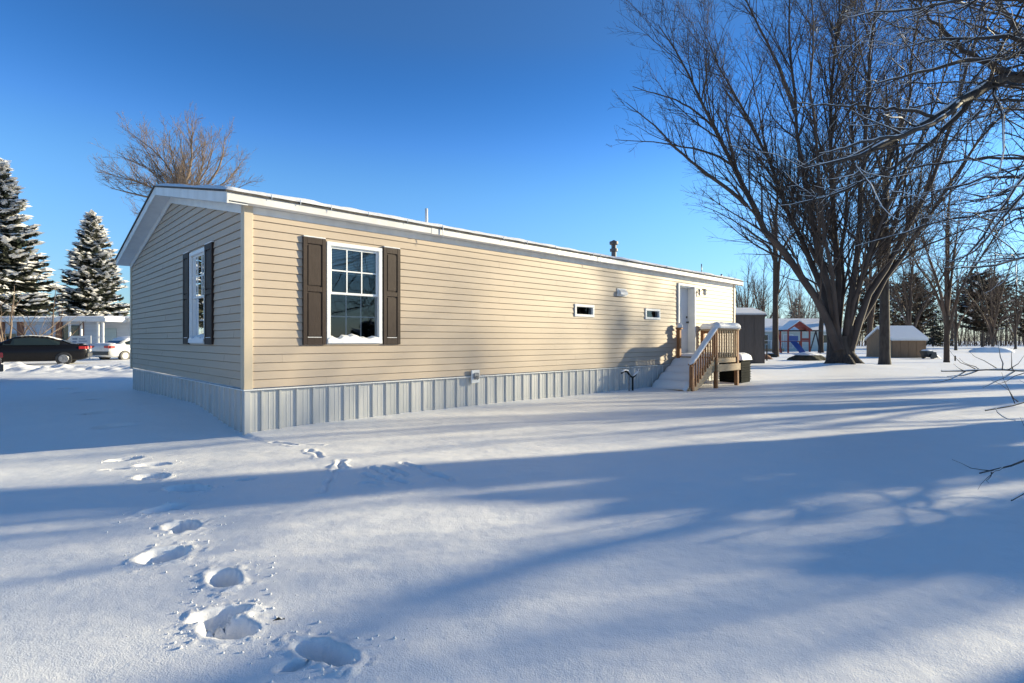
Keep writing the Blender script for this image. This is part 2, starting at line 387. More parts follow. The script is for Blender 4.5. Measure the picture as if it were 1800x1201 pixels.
def children(P, Rr, per_m, t0, ang, ratio, lmin, lmax, up, k, rfac=0.55, jit=0.12, rmin=0.003, rl=0.013, grav=0.06, maxn=60):
    n, kk, _ = P.shape
    seg = np.linalg.norm(np.diff(P, axis=1), axis=2); L = seg.sum(1)
    cnt = np.clip(RNG.poisson(np.maximum(L*(1-t0)*per_m, 0.3)), 0, maxn)
    pi = np.repeat(np.arange(n), cnt); m = len(pi)
    if m == 0: return np.zeros((0, k, 3)), np.zeros((0, k))
    t = t0+(1-t0)*RNG.random(m)**0.85
    f = t*(kk-1); i0 = np.minimum(f.astype(int), kk-2); w = (f-i0)[:, None]
    pos = P[pi, i0]*(1-w)+P[pi, i0+1]*w; d = unit(P[pi, i0+1]-P[pi, i0])
    rr = Rr[pi, i0]*(1-w[:, 0])+Rr[pi, i0+1]*w[:, 0]
    perp = unit(np.cross(d, RNG.normal(size=(m, 3))))
    a = np.radians(ang[0]+(ang[1]-ang[0])*RNG.random(m))[:, None]
    dr = unit(d*np.cos(a)+perp*np.sin(a)+np.array([0, 0, 1.0])*up)
    ln = np.clip(L[pi]*ratio*(1.15-0.75*t)*(0.55+0.9*RNG.random(m)), lmin, lmax)
    Q = np.zeros((m, k, 3)); Q[:, 0] = pos; cur = dr
    for j in range(1, k):
        cur = unit(cur+RNG.normal(size=(m, 3))*jit+np.array([0, 0, 1.0])*grav)
        Q[:, j] = Q[:, j-1]+cur*(ln/(k-1))[:, None]
    r0 = np.minimum(rr*rfac, ln*rl+0.002); r0 = np.maximum(r0, rmin)
    tt = np.linspace(0, 1, k)
    RR = np.maximum(r0[:, None]*(1-0.8*tt)[None, :], rmin*0.55)
    return Q, RR

def snow_on(P, Rr, frac, thick=0.7, rmax=0.2):
    """real lumps of snow lying along the upper side of the branches"""
    n = len(P)
    if n == 0: return P, Rr
    d = unit(P[:, -1]-P[:, 0]); flat = np.abs(d[:, 2])
    keep = (RNG.random(n) < frac*(1.15-flat))
    Q = P[keep].copy(); r = Rr[keep].copy()
    Q[:, :, 2] += r*0.75+0.003
    nz = 0.35+0.9*RNG.random(r.shape); nz[:, 0] = 0.2
    return Q, np.minimum(r, rmax)*thick*nz+0.001

def bare_tree(name, label, cat, base, stems, mats, levels, group=None, Kst=14, snow=None, trunk=None, rz=0, sides=7):
    """stems: list of (points, r0, r1) in world space"""
    t = thing(name, label, cat, (base[0], base[1], base[2]), 0, group)
    off = np.array(base)
    nt_ = Net(); br = Net(); sn = Net()
    if trunk:
        for pts, r0, r1 in trunk:
            Q, rr = resample(pts, np.linspace(r0, r1, len(pts)), 12)
            rr[0] *= 1.25
            nt_.add((Q-off)[None], rr[None], 12)
    Ps = []; Rs = []
    for pts, r0, r1 in stems:
        L = len(pts); rad = [r0*(1-i/(L-1))**0.9+r1 for i in range(L)]
        Q, rr = resample(pts, rad, Kst)
        Q[2:-1] += RNG.normal(size=(Kst-3, 3))*0.02*np.linalg.norm(Q[-1]-Q[0])/6
        Ps.append(Q-off); Rs.append(rr)
    P = np.array(Ps); Rr = np.array(Rs)
    (br if trunk else nt_).add(P, Rr, sides)
    allp = [(P, Rr)]
    cur = (P, Rr)
    for li, lv in enumerate(levels):
        C = children(*cur, **lv)
        br.add(*C, 5 if li == 0 else (4 if li == 1 else 3))
        if snow: sn.add(*snow_on(*C, snow*(1.0 if li < 2 else 0.45)), 5 if li == 0 else 4)
        if li == 0 and lv.get('up', 0) is not None:
            # both the stems and the first branches carry twigs
            pass
        cur = C
    nt_.build('trunk', mats[0], t); br.build('branches', mats[1], t)
    if snow: tag(sn.build('branch_snow', M['snow_soft'], t), kind='stuff')
    return t

def auto_stems(base, H, n, spread, r, fork=0.15, lean=(0, 0), seed=1, jit=0.05, curve=1.0):
    rg = random.Random(seed); out = []; bx, by, bz = base
    fz = bz+H*fork
    for i in range(n):
        a = 2*math.pi*(i+rg.random()*0.8)/n; sp = spread*(0.25+0.75*rg.random()) if i else spread*0.1
        hh = H*(0.72+0.28*rg.random())*(1-0.25*sp/max(spread, 0.1)) if i else H
        pts = [(bx, by, bz+(fz-bz)*(0.3+0.7*rg.random()))]
        for k in range(1, 7):
            u = k/6; q = u**(1.0/curve)
            pts.append((bx+lean[0]*u+math.cos(a)*sp*q+rg.uniform(-1, 1)*jit*H*0.3*u, by+lean[1]*u+math.sin(a)*sp*q+rg.uniform(-1, 1)*jit*H*0.3*u, fz+(bz+hh-fz)*u))
        out.append((pts, r*(0.75 if i == 0 else 0.5), 0.012))
    return out

# ---- the big maple: stems traced at their true distance (about 24 m), spread in depth
DM = 24.0
MB0 = (PX(1476, 645, DM)[0], DM, 0.02)
maple_px = [
 ([(1474, 612), (1455, 545), (1418, 495), (1372, 440), (1331, 383), (1310, 345), (1297, 308), (1279, 262), (1260, 225), (1227, 158), (1185, 83), (1156, 42)], 0.24, -1.5),
 ([(1313, 362), (1280, 330), (1243, 308), (1213, 283), (1185, 262), (1143, 212), (1100, 180)], 0.11, -3.0),
 ([(1292, 295), (1262, 272), (1226, 264), (1201, 258), (1150, 250), (1082, 246)], 0.07, 0.5),
 ([(1262, 232), (1240, 210), (1214, 190), (1185, 174), (1140, 162), (1112, 152)], 0.06, -1.0),
 ([(1474, 612), (1460, 540), (1435, 480), (1410, 430), (1389, 383), (1374, 340), (1360, 300), (1326, 225), (1285, 166), (1260, 104), (1226, 33)], 0.20, 2.0),
 ([(1476, 600), (1462, 530), (1447, 475), (1434, 425), (1422, 375), (1410, 300), (1401, 233), (1389, 125), (1385, 0), (1380, -120)], 0.22, -0.6),
 ([(1397, 200), (1385, 155), (1368, 117), (1345, 70), (1326, 33), (1300, -20), (1280, -60)], 0.09, -1.6),
 ([(1478, 600), (1474, 545), (1472, 491), (1463, 400), (1460, 333), (1460, 208), (1461, 104), (1476, 0), (1482, -150)], 0.22, 1.4),
 ([(1480, 600), (1490, 545), (1501, 491), (1508, 410), (1514, 333), (1526, 208), (1531, 83), (1543, 0), (1550, -140)], 0.22, -1.0),
 ([(1482, 600), (1500, 545), (1520, 480), (1540, 420), (1551, 366), (1568, 271), (1585, 200), (1601, 125), (1614, 0), (1630, -110)], 0.20, 2.4),
 ([(1484, 600), (1512, 540), (1545, 485), (1575, 445), (1601, 400), (1630, 345), (1651, 283), (1685, 166), (1726, 42), (1755, -60)], 0.21, -2.2),
 ([(1484, 605), (1520, 545), (1563, 485), (1600, 430), (1635, 375), (1685, 291), (1747, 216), (1800, 166), (1850, 120)], 0.16, 0.6),
 ([(1484, 600), (1510, 552), (1556, 490), (1588, 452), (1643, 422), (1710, 398), (1780, 392)], 0.10, 3.0),
 ([(1472, 600), (1450, 520), (1428, 452), (1402, 400), (1385, 372), (1352, 300), (1338, 235), (1330, 160), (1310, 90)], 0.12, 3.2),
 ([(1478, 600), (1482, 520), (1484, 450), (1490, 380), (1500, 280), (1505, 180), (1500, 60), (1510, -60)], 0.13, 3.0),
 ([(1477, 600), (1466, 510), (1452, 430), (1440, 350), (1432, 250), (1425, 140), (1430, 30), (1425, -80)], 0.12, -3.0),
 ([(1482, 600), (1505, 520), (1530, 440), (1570, 340), (1625, 240), (1665, 130), (1690, 20)], 0.12, -3.4)]
stems = []
for pl, r0, dy in maple_px:
    n = len(pl); pts = []
    yb = 0
    for i, (x, y) in enumerate(pl):
        u = max(0.0, (612-y)/650.0); D = DM+dy*min(1.0, u*1.1)
        pts.append(PX(x, y, D))
    bo = (((len(stems)*7) % 17)/16-0.5)*0.75
    if pl[0][1] >= 598:
        o_ = pts[0][0]-MB0[0]; pts[0] = (MB0[0]+(0.75 if pl[4][0] > 1478 else -0.75)*min(1, abs(pl[2][0]-1478)/60)*0.42, DM+bo, 0.75)
    stems.append((pts, r0*0.70, 0.012))
trunk = [([(MB0[0], DM, -0.15), (MB0[0]-0.02, DM, 0.5), (MB0[0]-0.02, DM, 0.9), (MB0[0]-0.05, DM, 1.35)], 0.56, 0.36),
         ([(MB0[0]+0.25, DM-0.1, -0.15), (MB0[0]+0.22, DM-0.1, 0.7), (MB0[0]+0.30, DM-0.1, 1.2), (MB0[0]+0.42, DM-0.1, 1.8)], 0.38, 0.20),
         ([(MB0[0]-0.3, DM-0.1, -0.15), (MB0[0]-0.28, DM-0.1, 0.7), (MB0[0]-0.33, DM-0.1, 1.2), (MB0[0]-0.5, DM-0.1, 1.9)], 0.37, 0.18),
         ([(MB0[0]-1.0, DM-0.4, -0.12), (MB0[0]-0.65, DM-0.3, 0.12), (MB0[0]-0.3, DM-0.2, 0.5)], 0.14, 0.24),
         ([(MB0[0]+1.0, DM-0.4, -0.12), (MB0[0]+0.65, DM-0.3, 0.12), (MB0[0]+0.3, DM-0.2, 0.5)], 0.14, 0.24),
         ([(MB0[0]+0.1, DM-0.9, -0.12), (MB0[0]+0.1, DM-0.6, 0.15), (MB0[0], DM-0.2, 0.55)], 0.14, 0.24)]
bare_tree('maple_tree', 'huge bare maple whose many stems fan out from one thick trunk beside the porch end', 'tree', MB0, stems, (M['bark'], M['twig']),
    [dict(per_m=2.8, t0=0.12, ang=(20, 48), ratio=0.34, lmin=0.8, lmax=4.2, up=0.22, k=6, rfac=0.5, jit=0.10, rl=0.011, grav=0.05),
     dict(per_m=3.4, t0=0.12, ang=(22, 50), ratio=0.48, lmin=0.4, lmax=1.9, up=0.12, k=5, rfac=0.55, jit=0.14, rmin=0.007),
     dict(per_m=4.4, t0=0.08, ang=(25, 55), ratio=0.55, lmin=0.25, lmax=0.9, up=0.08, k=3, rfac=0.6, jit=0.15, rmin=0.006, maxn=8)],
    trunk=trunk, snow=0.14)

# ---- near tree standing just outside the right edge; its limbs reach into the picture
NT = (10.2, 8.3, 0.0)
def npx(pl, r0, start=None):
    pts = [PX(x, y, D) for (x, y, D) in pl]
    if start: pts = list(start)+pts
    return (pts, r0, 0.004)
fk = (9.7, 8.1, 3.0)
near = [
 npx([(1860, 132, 7.4), (1800, 137, 7.0), (1760, 133, 6.8), (1710, 166, 6.5), (1655, 200, 6.3), (1560, 258, 6.0), (1500, 280, 5.8), (1414, 296, 5.6)], 0.105, [fk, (8.6, 7.9, 4.0)]),
 npx([(1768, 128, 6.85), (1743, 117, 6.8), (1710, 96, 6.7), (1660, 58, 6.6), (1622, 21, 6.5), (1580, -20, 6.4)], 0.035),
 npx([(1800, 83, 6.9), (1768, 108, 6.8), (1720, 100, 6.6), (1650, 120, 6.3), (1580, 132, 6.1), (1530, 150, 6.0)], 0.035, [(8.7, 7.6, 4.6)]),
 npx([(1800, 62, 6.3), (1740, 68, 6.2), (1643, 71, 6.0), (1575, 88, 5.8)], 0.022, [(8.9, 7.2, 4.6)]),
 npx([(1690, 178, 6.4), (1640, 222, 6.0), (1590, 235, 5.8), (1510, 252, 5.6), (1440, 270, 5.4)], 0.028),
 npx([(1720, 160, 6.5), (1660, 230, 6.6), (1600, 275, 6.6), (1540, 310, 6.6), (1450, 350, 6.6), (1370, 362, 6.6)], 0.03),
 npx([(1640, 205, 6.2), (1560, 190, 6.3), (1470, 185, 6.4), (1400, 182, 6.5)], 0.016),
 npx([(1860, 230, 6.8), (1800, 306, 6.4), (1760, 364, 6.2), (1736, 408, 6.1), (1700, 450, 6.0), (1688, 480, 5.9)], 0.026, [fk, (8.4, 7.7, 3.7)]),
 npx([(1800, 330, 6.0), (1752, 395, 5.9), (1725, 440, 5.8), (1668, 462, 5.7)], 0.016, [(8.2, 7.2, 3.4)]),
 npx([(1800, 448, 5.2), (1764, 466, 5.1), (1730, 473, 5.0), (1690, 470, 4.9)], 0.012, [(8.4, 7.0, 2.9), (6.9, 6.0, 2.4)]),
 npx([(1800, 0, 6.2), (1700, -10, 6.0), (1640, 20, 5.8), (1560, 12, 5.6), (1500, 30, 5.5)], 0.02, [(8.9, 7.2, 4.9)]),
 npx([(1850, 655, 5.2), (1800, 653, 4.9), (1740, 648, 4.7), (1690, 655, 4.5), (1655, 653, 4.4)], 0.007, [(10.1, 8.2, 2.4), (8.2, 7.2, 1.9), (6.6, 6.1, 1.2)]),
 npx([(1850, 700, 4.4), (1800, 708, 4.2), (1765, 716, 4.1), (1732, 722, 4.0)], 0.006, [(10.1, 8.2, 2.2), (7.6, 6.8, 1.6), (5.6, 5.4, 0.95)]),
 npx([(1850, 800, 3.9), (1800, 815, 3.7), (1760, 825, 3.6), (1722, 832, 3.5)], 0.006, [(10.1, 8.1, 2.0), (7.4, 6.4, 1.3), (5.0, 4.8, 0.6)]),
 npx([(1840, 850, 3.5), (1800, 866, 3.4), (1778, 880, 3.35)], 0.004, [(10.1, 8.1, 1.8), (7.2, 6.0, 1.1), (4.8, 4.4, 0.5)]),
]
rq = random.Random(21)
for i in range(12):
    x1 = rq.uniform(1470, 1740); y1 = rq.uniform(-40, 470); d1_ = rq.uniform(5.5, 8.5); ys = 90+y1*0.62+rq.uniform(-60, 60)
    xm = 1830+rq.uniform(-20, 30)
    near.insert(11, npx([(xm, ys, d1_+0.5), ((xm*2+x1)/3, ys+(y1-ys)*0.30-12, d1_+0.3), ((xm+x1*2)/3, ys+(y1-ys)*0.65-8, d1_+0.1), (x1, y1, d1_)], rq.uniform(0.012, 0.024), [(9.0, 7.9, 4.2)]))
# limbs that stay outside the frame and throw the shade over the yard
out_l = []
rg = random.Random(5)
for (dx, dy, h, r0) in [(1.6, 1.4, 9, 0.16), (-0.2, 2.4, 9.5, 0.16), (2.0, 0.6, 8, 0.12), (0.2, 0.5, 11, 0.18), (-1.2, 1.8, 8, 0.12), (2.2, -2.4, 4.6, 0.07), (1.2, -2.8, 4.0, 0.07)]:
    pts = [(NT[0], NT[1], 1.6)]
    for k in range(1, 6):
        u = k/5; pts.append((NT[0]+dx*u**0.8+rg.uniform(-.2, .2), NT[1]+dy*u**0.8+rg.uniform(-.2, .2), 1.6+(h-1.6)*u))
    out_l.append((pts, r0, 0.02))
ntrunk = [([(NT[0], NT[1], -0.2), (NT[0], NT[1], 0.8), (NT[0]-0.05, NT[1], 1.7), (fk[0]+0.2, NT[1]-0.1, 3.0)], 0.62, 0.40),
          ([(NT[0]+0.25, NT[1]+0.2, -0.2), (NT[0]+0.3, NT[1]+0.3, 1.2), (NT[0]+0.6, NT[1]+0.5, 3.4)], 0.45, 0.25)]
t = thing('shade_tree', 'dark bare tree at the right edge reaching snow dusted limbs into the picture', 'tree', NT)
off = np.array(NT); nt_ = Net(); br = Net(); sn = Net()
for pts, r0, r1 in ntrunk:
    Q, rr = resample(pts, np.linspace(r0, r1, len(pts)), 12); nt_.add((Q-off)[None], rr[None], 14)
nt_.build('trunk', M['bark_dark'], t)
def arr(stems_, K, jn=0.012):
    Ps, Rs = [], []
    for pts, r0, r1 in stems_:
        L = len(pts); Q, rr = resample(pts, [r0*(1-i/(L-1))**0.85+r1 for i in range(L)], K)
        Q[2:-1] += RNG.normal(size=(K-3, 3))*jn; Ps.append(Q-off); Rs.append(rr)
    return np.array(Ps), np.array(Rs)
Pn, Rn = arr(near[:-4], 22); br.add(Pn, Rn, 8); sn.add(*snow_on(Pn, Rn, 1.0, 0.45, 0.06), 6)
c1 = children(Pn, Rn, per_m=5.5, t0=0.30, ang=(25, 60), ratio=0.26, lmin=0.35, lmax=1.9, up=0.0, k=8, rfac=0.5, jit=0.16, rl=0.011, rmin=0.0035, grav=-0.01)
br.add(*c1, 6); sn.add(*snow_on(*c1, 0.55, 0.7), 5)
c2 = children(*c1, per_m=6.0, t0=0.10, ang=(28, 62), ratio=0.42, lmin=0.12, lmax=0.7, up=0.0, k=6, rfac=0.6, jit=0.2, rmin=0.0026, maxn=9, grav=0.0)
br.add(*c2, 4); sn.add(*snow_on(*c2, 0.22, 0.9), 4)
c3 = children(*c2, per_m=7.0, t0=0.15, ang=(30, 65), ratio=0.5, lmin=0.06, lmax=0.3, up=0.0, k=4, rfac=0.7, jit=0.2, rmin=0.002, maxn=5)
br.add(*c3, 3)
Pl, Rl = arr(near[-4:], 26, 0.008); br.add(Pl, Rl, 6); sn.add(*snow_on(Pl, Rl, 0.9, 0.8), 5)
d1 = children(Pl, Rl, per_m=9, t0=0.6, ang=(20, 50), ratio=0.09, lmin=0.08, lmax=0.5, up=0.0, k=5, rfac=0.7, jit=0.2, rmin=0.0018, maxn=14)
br.add(*d1, 4); sn.add(*snow_on(*d1, 0.5, 1.2), 4)
Po, Ro = arr(out_l, 12, 0.04); br.add(Po, Ro, 8)
e1 = children(Po, Ro, per_m=1.5, t0=0.2, ang=(25, 50), ratio=0.35, lmin=0.8, lmax=3.0, up=0.1, k=6, rfac=0.5, jit=0.12)
br.add(*e1, 5)
e2 = children(*e1, per_m=2.2, t0=0.15, ang=(25, 55), ratio=0.45, lmin=0.3, lmax=1.2, up=0.05, k=4, rfac=0.5, jit=0.15, rmin=0.005)
br.add(*e2, 3)
br.build('branches', M['twig_dark'], t); tag(sn.build('branch_snow', M['snow_soft'], t), kind='stuff')

# ---- further bare trees
LV_MED = [dict(per_m=2.0, t0=0.15, ang=(22, 50), ratio=0.32, lmin=0.7, lmax=3.2, up=0.2, k=5, rfac=0.5, jit=0.12),
          dict(per_m=2.6, t0=0.1, ang=(22, 55), ratio=0.45, lmin=0.35, lmax=1.5, up=0.1, k=4, rfac=0.55, jit=0.15, rmin=0.008),
          dict(per_m=3.0, t0=0.1, ang=(25, 55), ratio=0.5, lmin=0.25, lmax=0.8, up=0.08, k=3, rfac=0.6, jit=0.15, rmin=0.0065, maxn=4)]
LV_FEW = [dict(per_m=1.5, t0=0.3, ang=(28, 60), ratio=0.30, lmin=0.7, lmax=3.0, up=0.15, k=5, rfac=0.5, jit=0.14),
          dict(per_m=1.9, t0=0.1, ang=(22, 55), ratio=0.45, lmin=0.35, lmax=1.3, up=0.1, k=4, rfac=0.55, jit=0.15, rmin=0.008, maxn=8)]
def simple_tree(px, py, D, H, n, spread, r, mats, lv, name, label, group=None, fork=0.2, lean=(0, 0), seed=1, snow=None, z0=None, curve=1.0):
    x = (px-900)/F*D; z = gz(x, D) if z0 is None else z0
    b = (x, D, z)
    st = auto_stems(b, H, n, spread, r, fork, lean, seed, curve=curve)
    tr = [([(x, D, z-0.2), (x, D, z+H*fork*0.5), (x+lean[0]*fork*0.5, D, z+H*fork*1.15)], r*1.1, r*0.72)]
    return bare_tree(name, label, 'tree', b, st, mats, lv, group, Kst=10, trunk=tr, snow=snow, sides=6)
# tan fan-crowned tree behind the home
fan = [[(320, 330), (345, 290), (352, 250), (348, 205), (350, 190)], [(330, 330), (300, 268), (270, 228), (226, 200)], [(325, 335), (285, 290), (240, 262), (205, 250)], [(318, 345), (270, 310), (230, 300), (186, 286)],
       [(325, 335), (318, 280), (305, 240), (306, 200)], [(340, 335), (372, 290), (372, 240), (366, 215)], [(350, 335), (395, 300), (412, 255), (410, 215)], [(350, 335), (410, 320), (436, 280), (444, 262)],
       [(355, 340), (420, 330), (460, 305)], [(318, 345), (262, 340), (215, 320), (195, 318)], [(322, 335), (300, 300), (262, 250), (245, 215)], [(345, 335), (384, 270), (392, 225)], [(330, 330), (334, 270), (326, 215)], [(320, 350), (275, 365), (240, 372)]]
DF = 45.0; fs = []
for i, pl_ in enumerate(fan):
    dy = [-3, 2, -1, 3, 0, 1.5, -2, 2.5, -2.5, -2, 3, -3, 1, 2][i]
    pts = [PX(332, 470, DF), PX(332, 400, DF)]+[PX(322+(x-332)*0.93, 345+(y-335)*0.86, DF+dy*(k+1)/len(pl_)) for k, (x, y) in enumerate(pl_)]
    fs.append((pts, 0.10 if i % 3 else 0.15, 0.014))
fb = (PX(332, 600, DF)[0], DF, -0.2)
bare_tree('cottonwood_tree', 'tan bare tree with a fan shaped crown rising behind the gable roof', 'tree', fb, fs, (M['bark_brown'], M['twig_tan']),
    [dict(per_m=3.8, t0=0.3, ang=(18, 42), ratio=0.30, lmin=0.8, lmax=3.2, up=0.2, k=5, rfac=0.5, jit=0.12, rmin=0.014),
     dict(per_m=3.0, t0=0.1, ang=(20, 48), ratio=0.45, lmin=0.5, lmax=1.4, up=0.15, k=4, rfac=0.55, jit=0.15, rmin=0.010),
     dict(per_m=2.4, t0=0.1, ang=(20, 45), ratio=0.5, lmin=0.3, lmax=0.9, up=0.1, k=3, rfac=0.6, jit=0.15, rmin=0.009, maxn=6)],
    Kst=10, trunk=[([(fb[0], DF, -0.4), (fb[0], DF, 3), (fb[0], DF, 7.5)], 0.55, 0.36)])
simple_tree(1363, 628, 37.6, 13.5, 5, 2.6, 0.19, (M['bark_brown'], M['twig_brown']), LV_MED, 'bare_tree', 'slim brown trunk standing in front of the red playset', fork=0.55, seed=3)
simple_tree(1443, 620, 50, 12, 6, 3.0, 0.21, (M['bark_brown'], M['twig_brown']), LV_MED, 'bare_tree', 'leaning brown trunk just left of the big maple, by the blue grey house', fork=0.4, lean=(1.6, 0), seed=6)
simple_tree(1555, 641, 26.2, 14, 5, 2.6, 0.22, (M['bark_dark'], M['twig_brown']), LV_MED, 'bare_tree', 'straight dark trunk right of the big maple, touching the tan shed', fork=0.4, seed=8)
simple_tree(1529, 627, 39, 11, 4, 2.3, 0.18, (M['bark_brown'], M['twig_brown']), LV_MED, 'bare_tree', 'thin trunk seen between the big maple and the dark straight trunk', fork=0.4, seed=9)
simple_tree(1664, 637, 29, 11.5, 8, 3.1, 0.13, (M['bark_brown'], M['twig_brown']), LV_MED[:2]+[dict(LV_MED[2], per_m=2.0)], 'bare_tree', 'reddish bare tree with horizontal twigs right of the tan shed', fork=0.25, seed=12, snow=0.2)
simple_tree(1680, 617, 60, 9.5, 6, 2.6, 0.14, (M['bark_dark'], M['twig_brown']), LV_MED, 'bare_tree', 'small dark tree left of the rounded pine in the far yard', fork=0.3, seed=13)
simple_tree(1340, 606, 75, 13, 9, 4.5, 0.15, (M['bark_dark'], M['twig_brown']), LV_MED, 'bare_tree', 'far bare tree showing above the brown shed roof', fork=0.2, seed=14, group=None)
simple_tree(1402, 606, 80, 11, 9, 5.0, 0.16, (M['bark_brown'], M['twig_tan']), LV_MED, 'bare_tree', 'tan brown tree crown above the blue grey house', fork=0.2, seed=15)
simple_tree(1785, 612, 70, 12, 8, 4.5, 0.14, (M['bark_dark'], M['twig_brown']), LV_MED, 'bare_tree', 'far bare tree right of the rounded pine', fork=0.2, seed=16)
simple_tree(1620, 610, 85, 13, 8, 4.5, 0.14, (M['bark_dark'], M['twig_brown']), LV_MED, 'bare_tree', 'far bare tree rising behind the tan shed', fork=0.2, seed=26)
simple_tree(12, 640, 30, 4.2, 9, 3.6, 0.07, (M['bark_brown'], M['twig_tan']), LV_MED, 'bare_shrub', 'wide bare shrub behind the black sedan, in front of the white house', fork=0.08, seed=17, curve=1.3)
simple_tree(88, 620, 36, 4.6, 7, 3.0, 0.07, (M['bark_brown'], M['twig_brown']), LV_MED, 'bare_shrub', 'bare brown shrub between the two spruces', fork=0.08, seed=18, curve=1.3)
simple_tree(1600, 618, 52, 15, 9, 5.0, 0.15, (M['bark_dark'], M['twig_brown']), LV_MED, 'bare_tree', 'broad brown bare tree behind the tan shed and the pines', fork=0.18, seed=41)
simple_tree(1462, 616, 58, 14, 9, 4.5, 0.15, (M['bark_dark'], M['twig_brown']), LV_MED, 'bare_tree', 'bare tree hidden behind the trunk of the big maple', fork=0.2, seed=42)
simple_tree(1745, 616, 55, 13, 9, 4.5, 0.13, (M['bark_dark'], M['twig_brown']), LV_MED, 'bare_tree', 'broad bare tree in front of the rounded pine', fork=0.2, seed=43)
simple_tree(1312, 610, 62, 11, 8, 3.6, 0.13, (M['bark_dark'], M['twig_brown']), LV_MED, 'bare_tree', 'fine twigged bare tree just past the far end of the home', fork=0.2, seed=44)
# trees outside the frame on the right, sunward of the yard (their shade falls on wall and snow)
def off_tree(x, y, H, n, sp, r, seed, label, lv=LV_FEW, fork=0.22):
    b = (x, y, gz(x, y)); st = auto_stems(b, H, n, sp, r, fork, (0, 0), seed)
    tr = [([(x, y, -0.3), (x, y, H*fork*0.5), (x, y, H*fork*1.15)], r*1.1, r*0.8)]
    bare_tree('bare_tree', label, 'tree', b, st, (M['bark_dark'], M['twig_dark']), lv, None, Kst=10, trunk=tr, sides=6)
LV_SH = [dict(per_m=2.2, t0=0.1, ang=(25, 60), ratio=0.34, lmin=0.8, lmax=3.4, up=0.1, k=5, rfac=0.5, jit=0.14, rmin=0.012),
         dict(per_m=3.0, t0=0.1, ang=(25, 60), ratio=0.45, lmin=0.5, lmax=1.6, up=0.05, k=4, rfac=0.55, jit=0.15, rmin=0.012, maxn=10)]
LV_TH = [dict(LV_SH[0], per_m=1.3), dict(LV_SH[1], per_m=1.8)]
off_tree(29.0, 21.6, 12.2, 7, 2.0, 0.34, 31, 'outlying dark tree right of the yard, sunward of the porch', LV_SH)
off_tree(28.0, 19.3, 10.4, 7, 2.0, 0.30, 32, 'outlying dark tree right of the yard, sunward of the big window', LV_SH)
off_tree(22.0, 9.6, 8.0, 9, 2.8, 0.26, 33, 'outlying dark tree sunward of the shade tree', LV_SH)
off_tree(12.6, 5.3, 4.0, 9, 1.6, 0.11, 34, 'outlying low twiggy tree nearest to the foreground snow', LV_TH, 0.08)
off_tree(14.3, 9.2, 5.0, 12, 2.0, 0.13, 37, 'outlying low twiggy tree just behind the shade tree', LV_SH, 0.08)
off_tree(17.5, 7.8, 5.8, 11, 2.8, 0.15, 36, 'outlying broad low tree behind the shade tree', LV_SH, 0.08)
off_tree(17.0, 13.4, 7.5, 9, 3.2, 0.24, 35, 'outlying dark tree between the big maple and the shade tree', LV_SH)

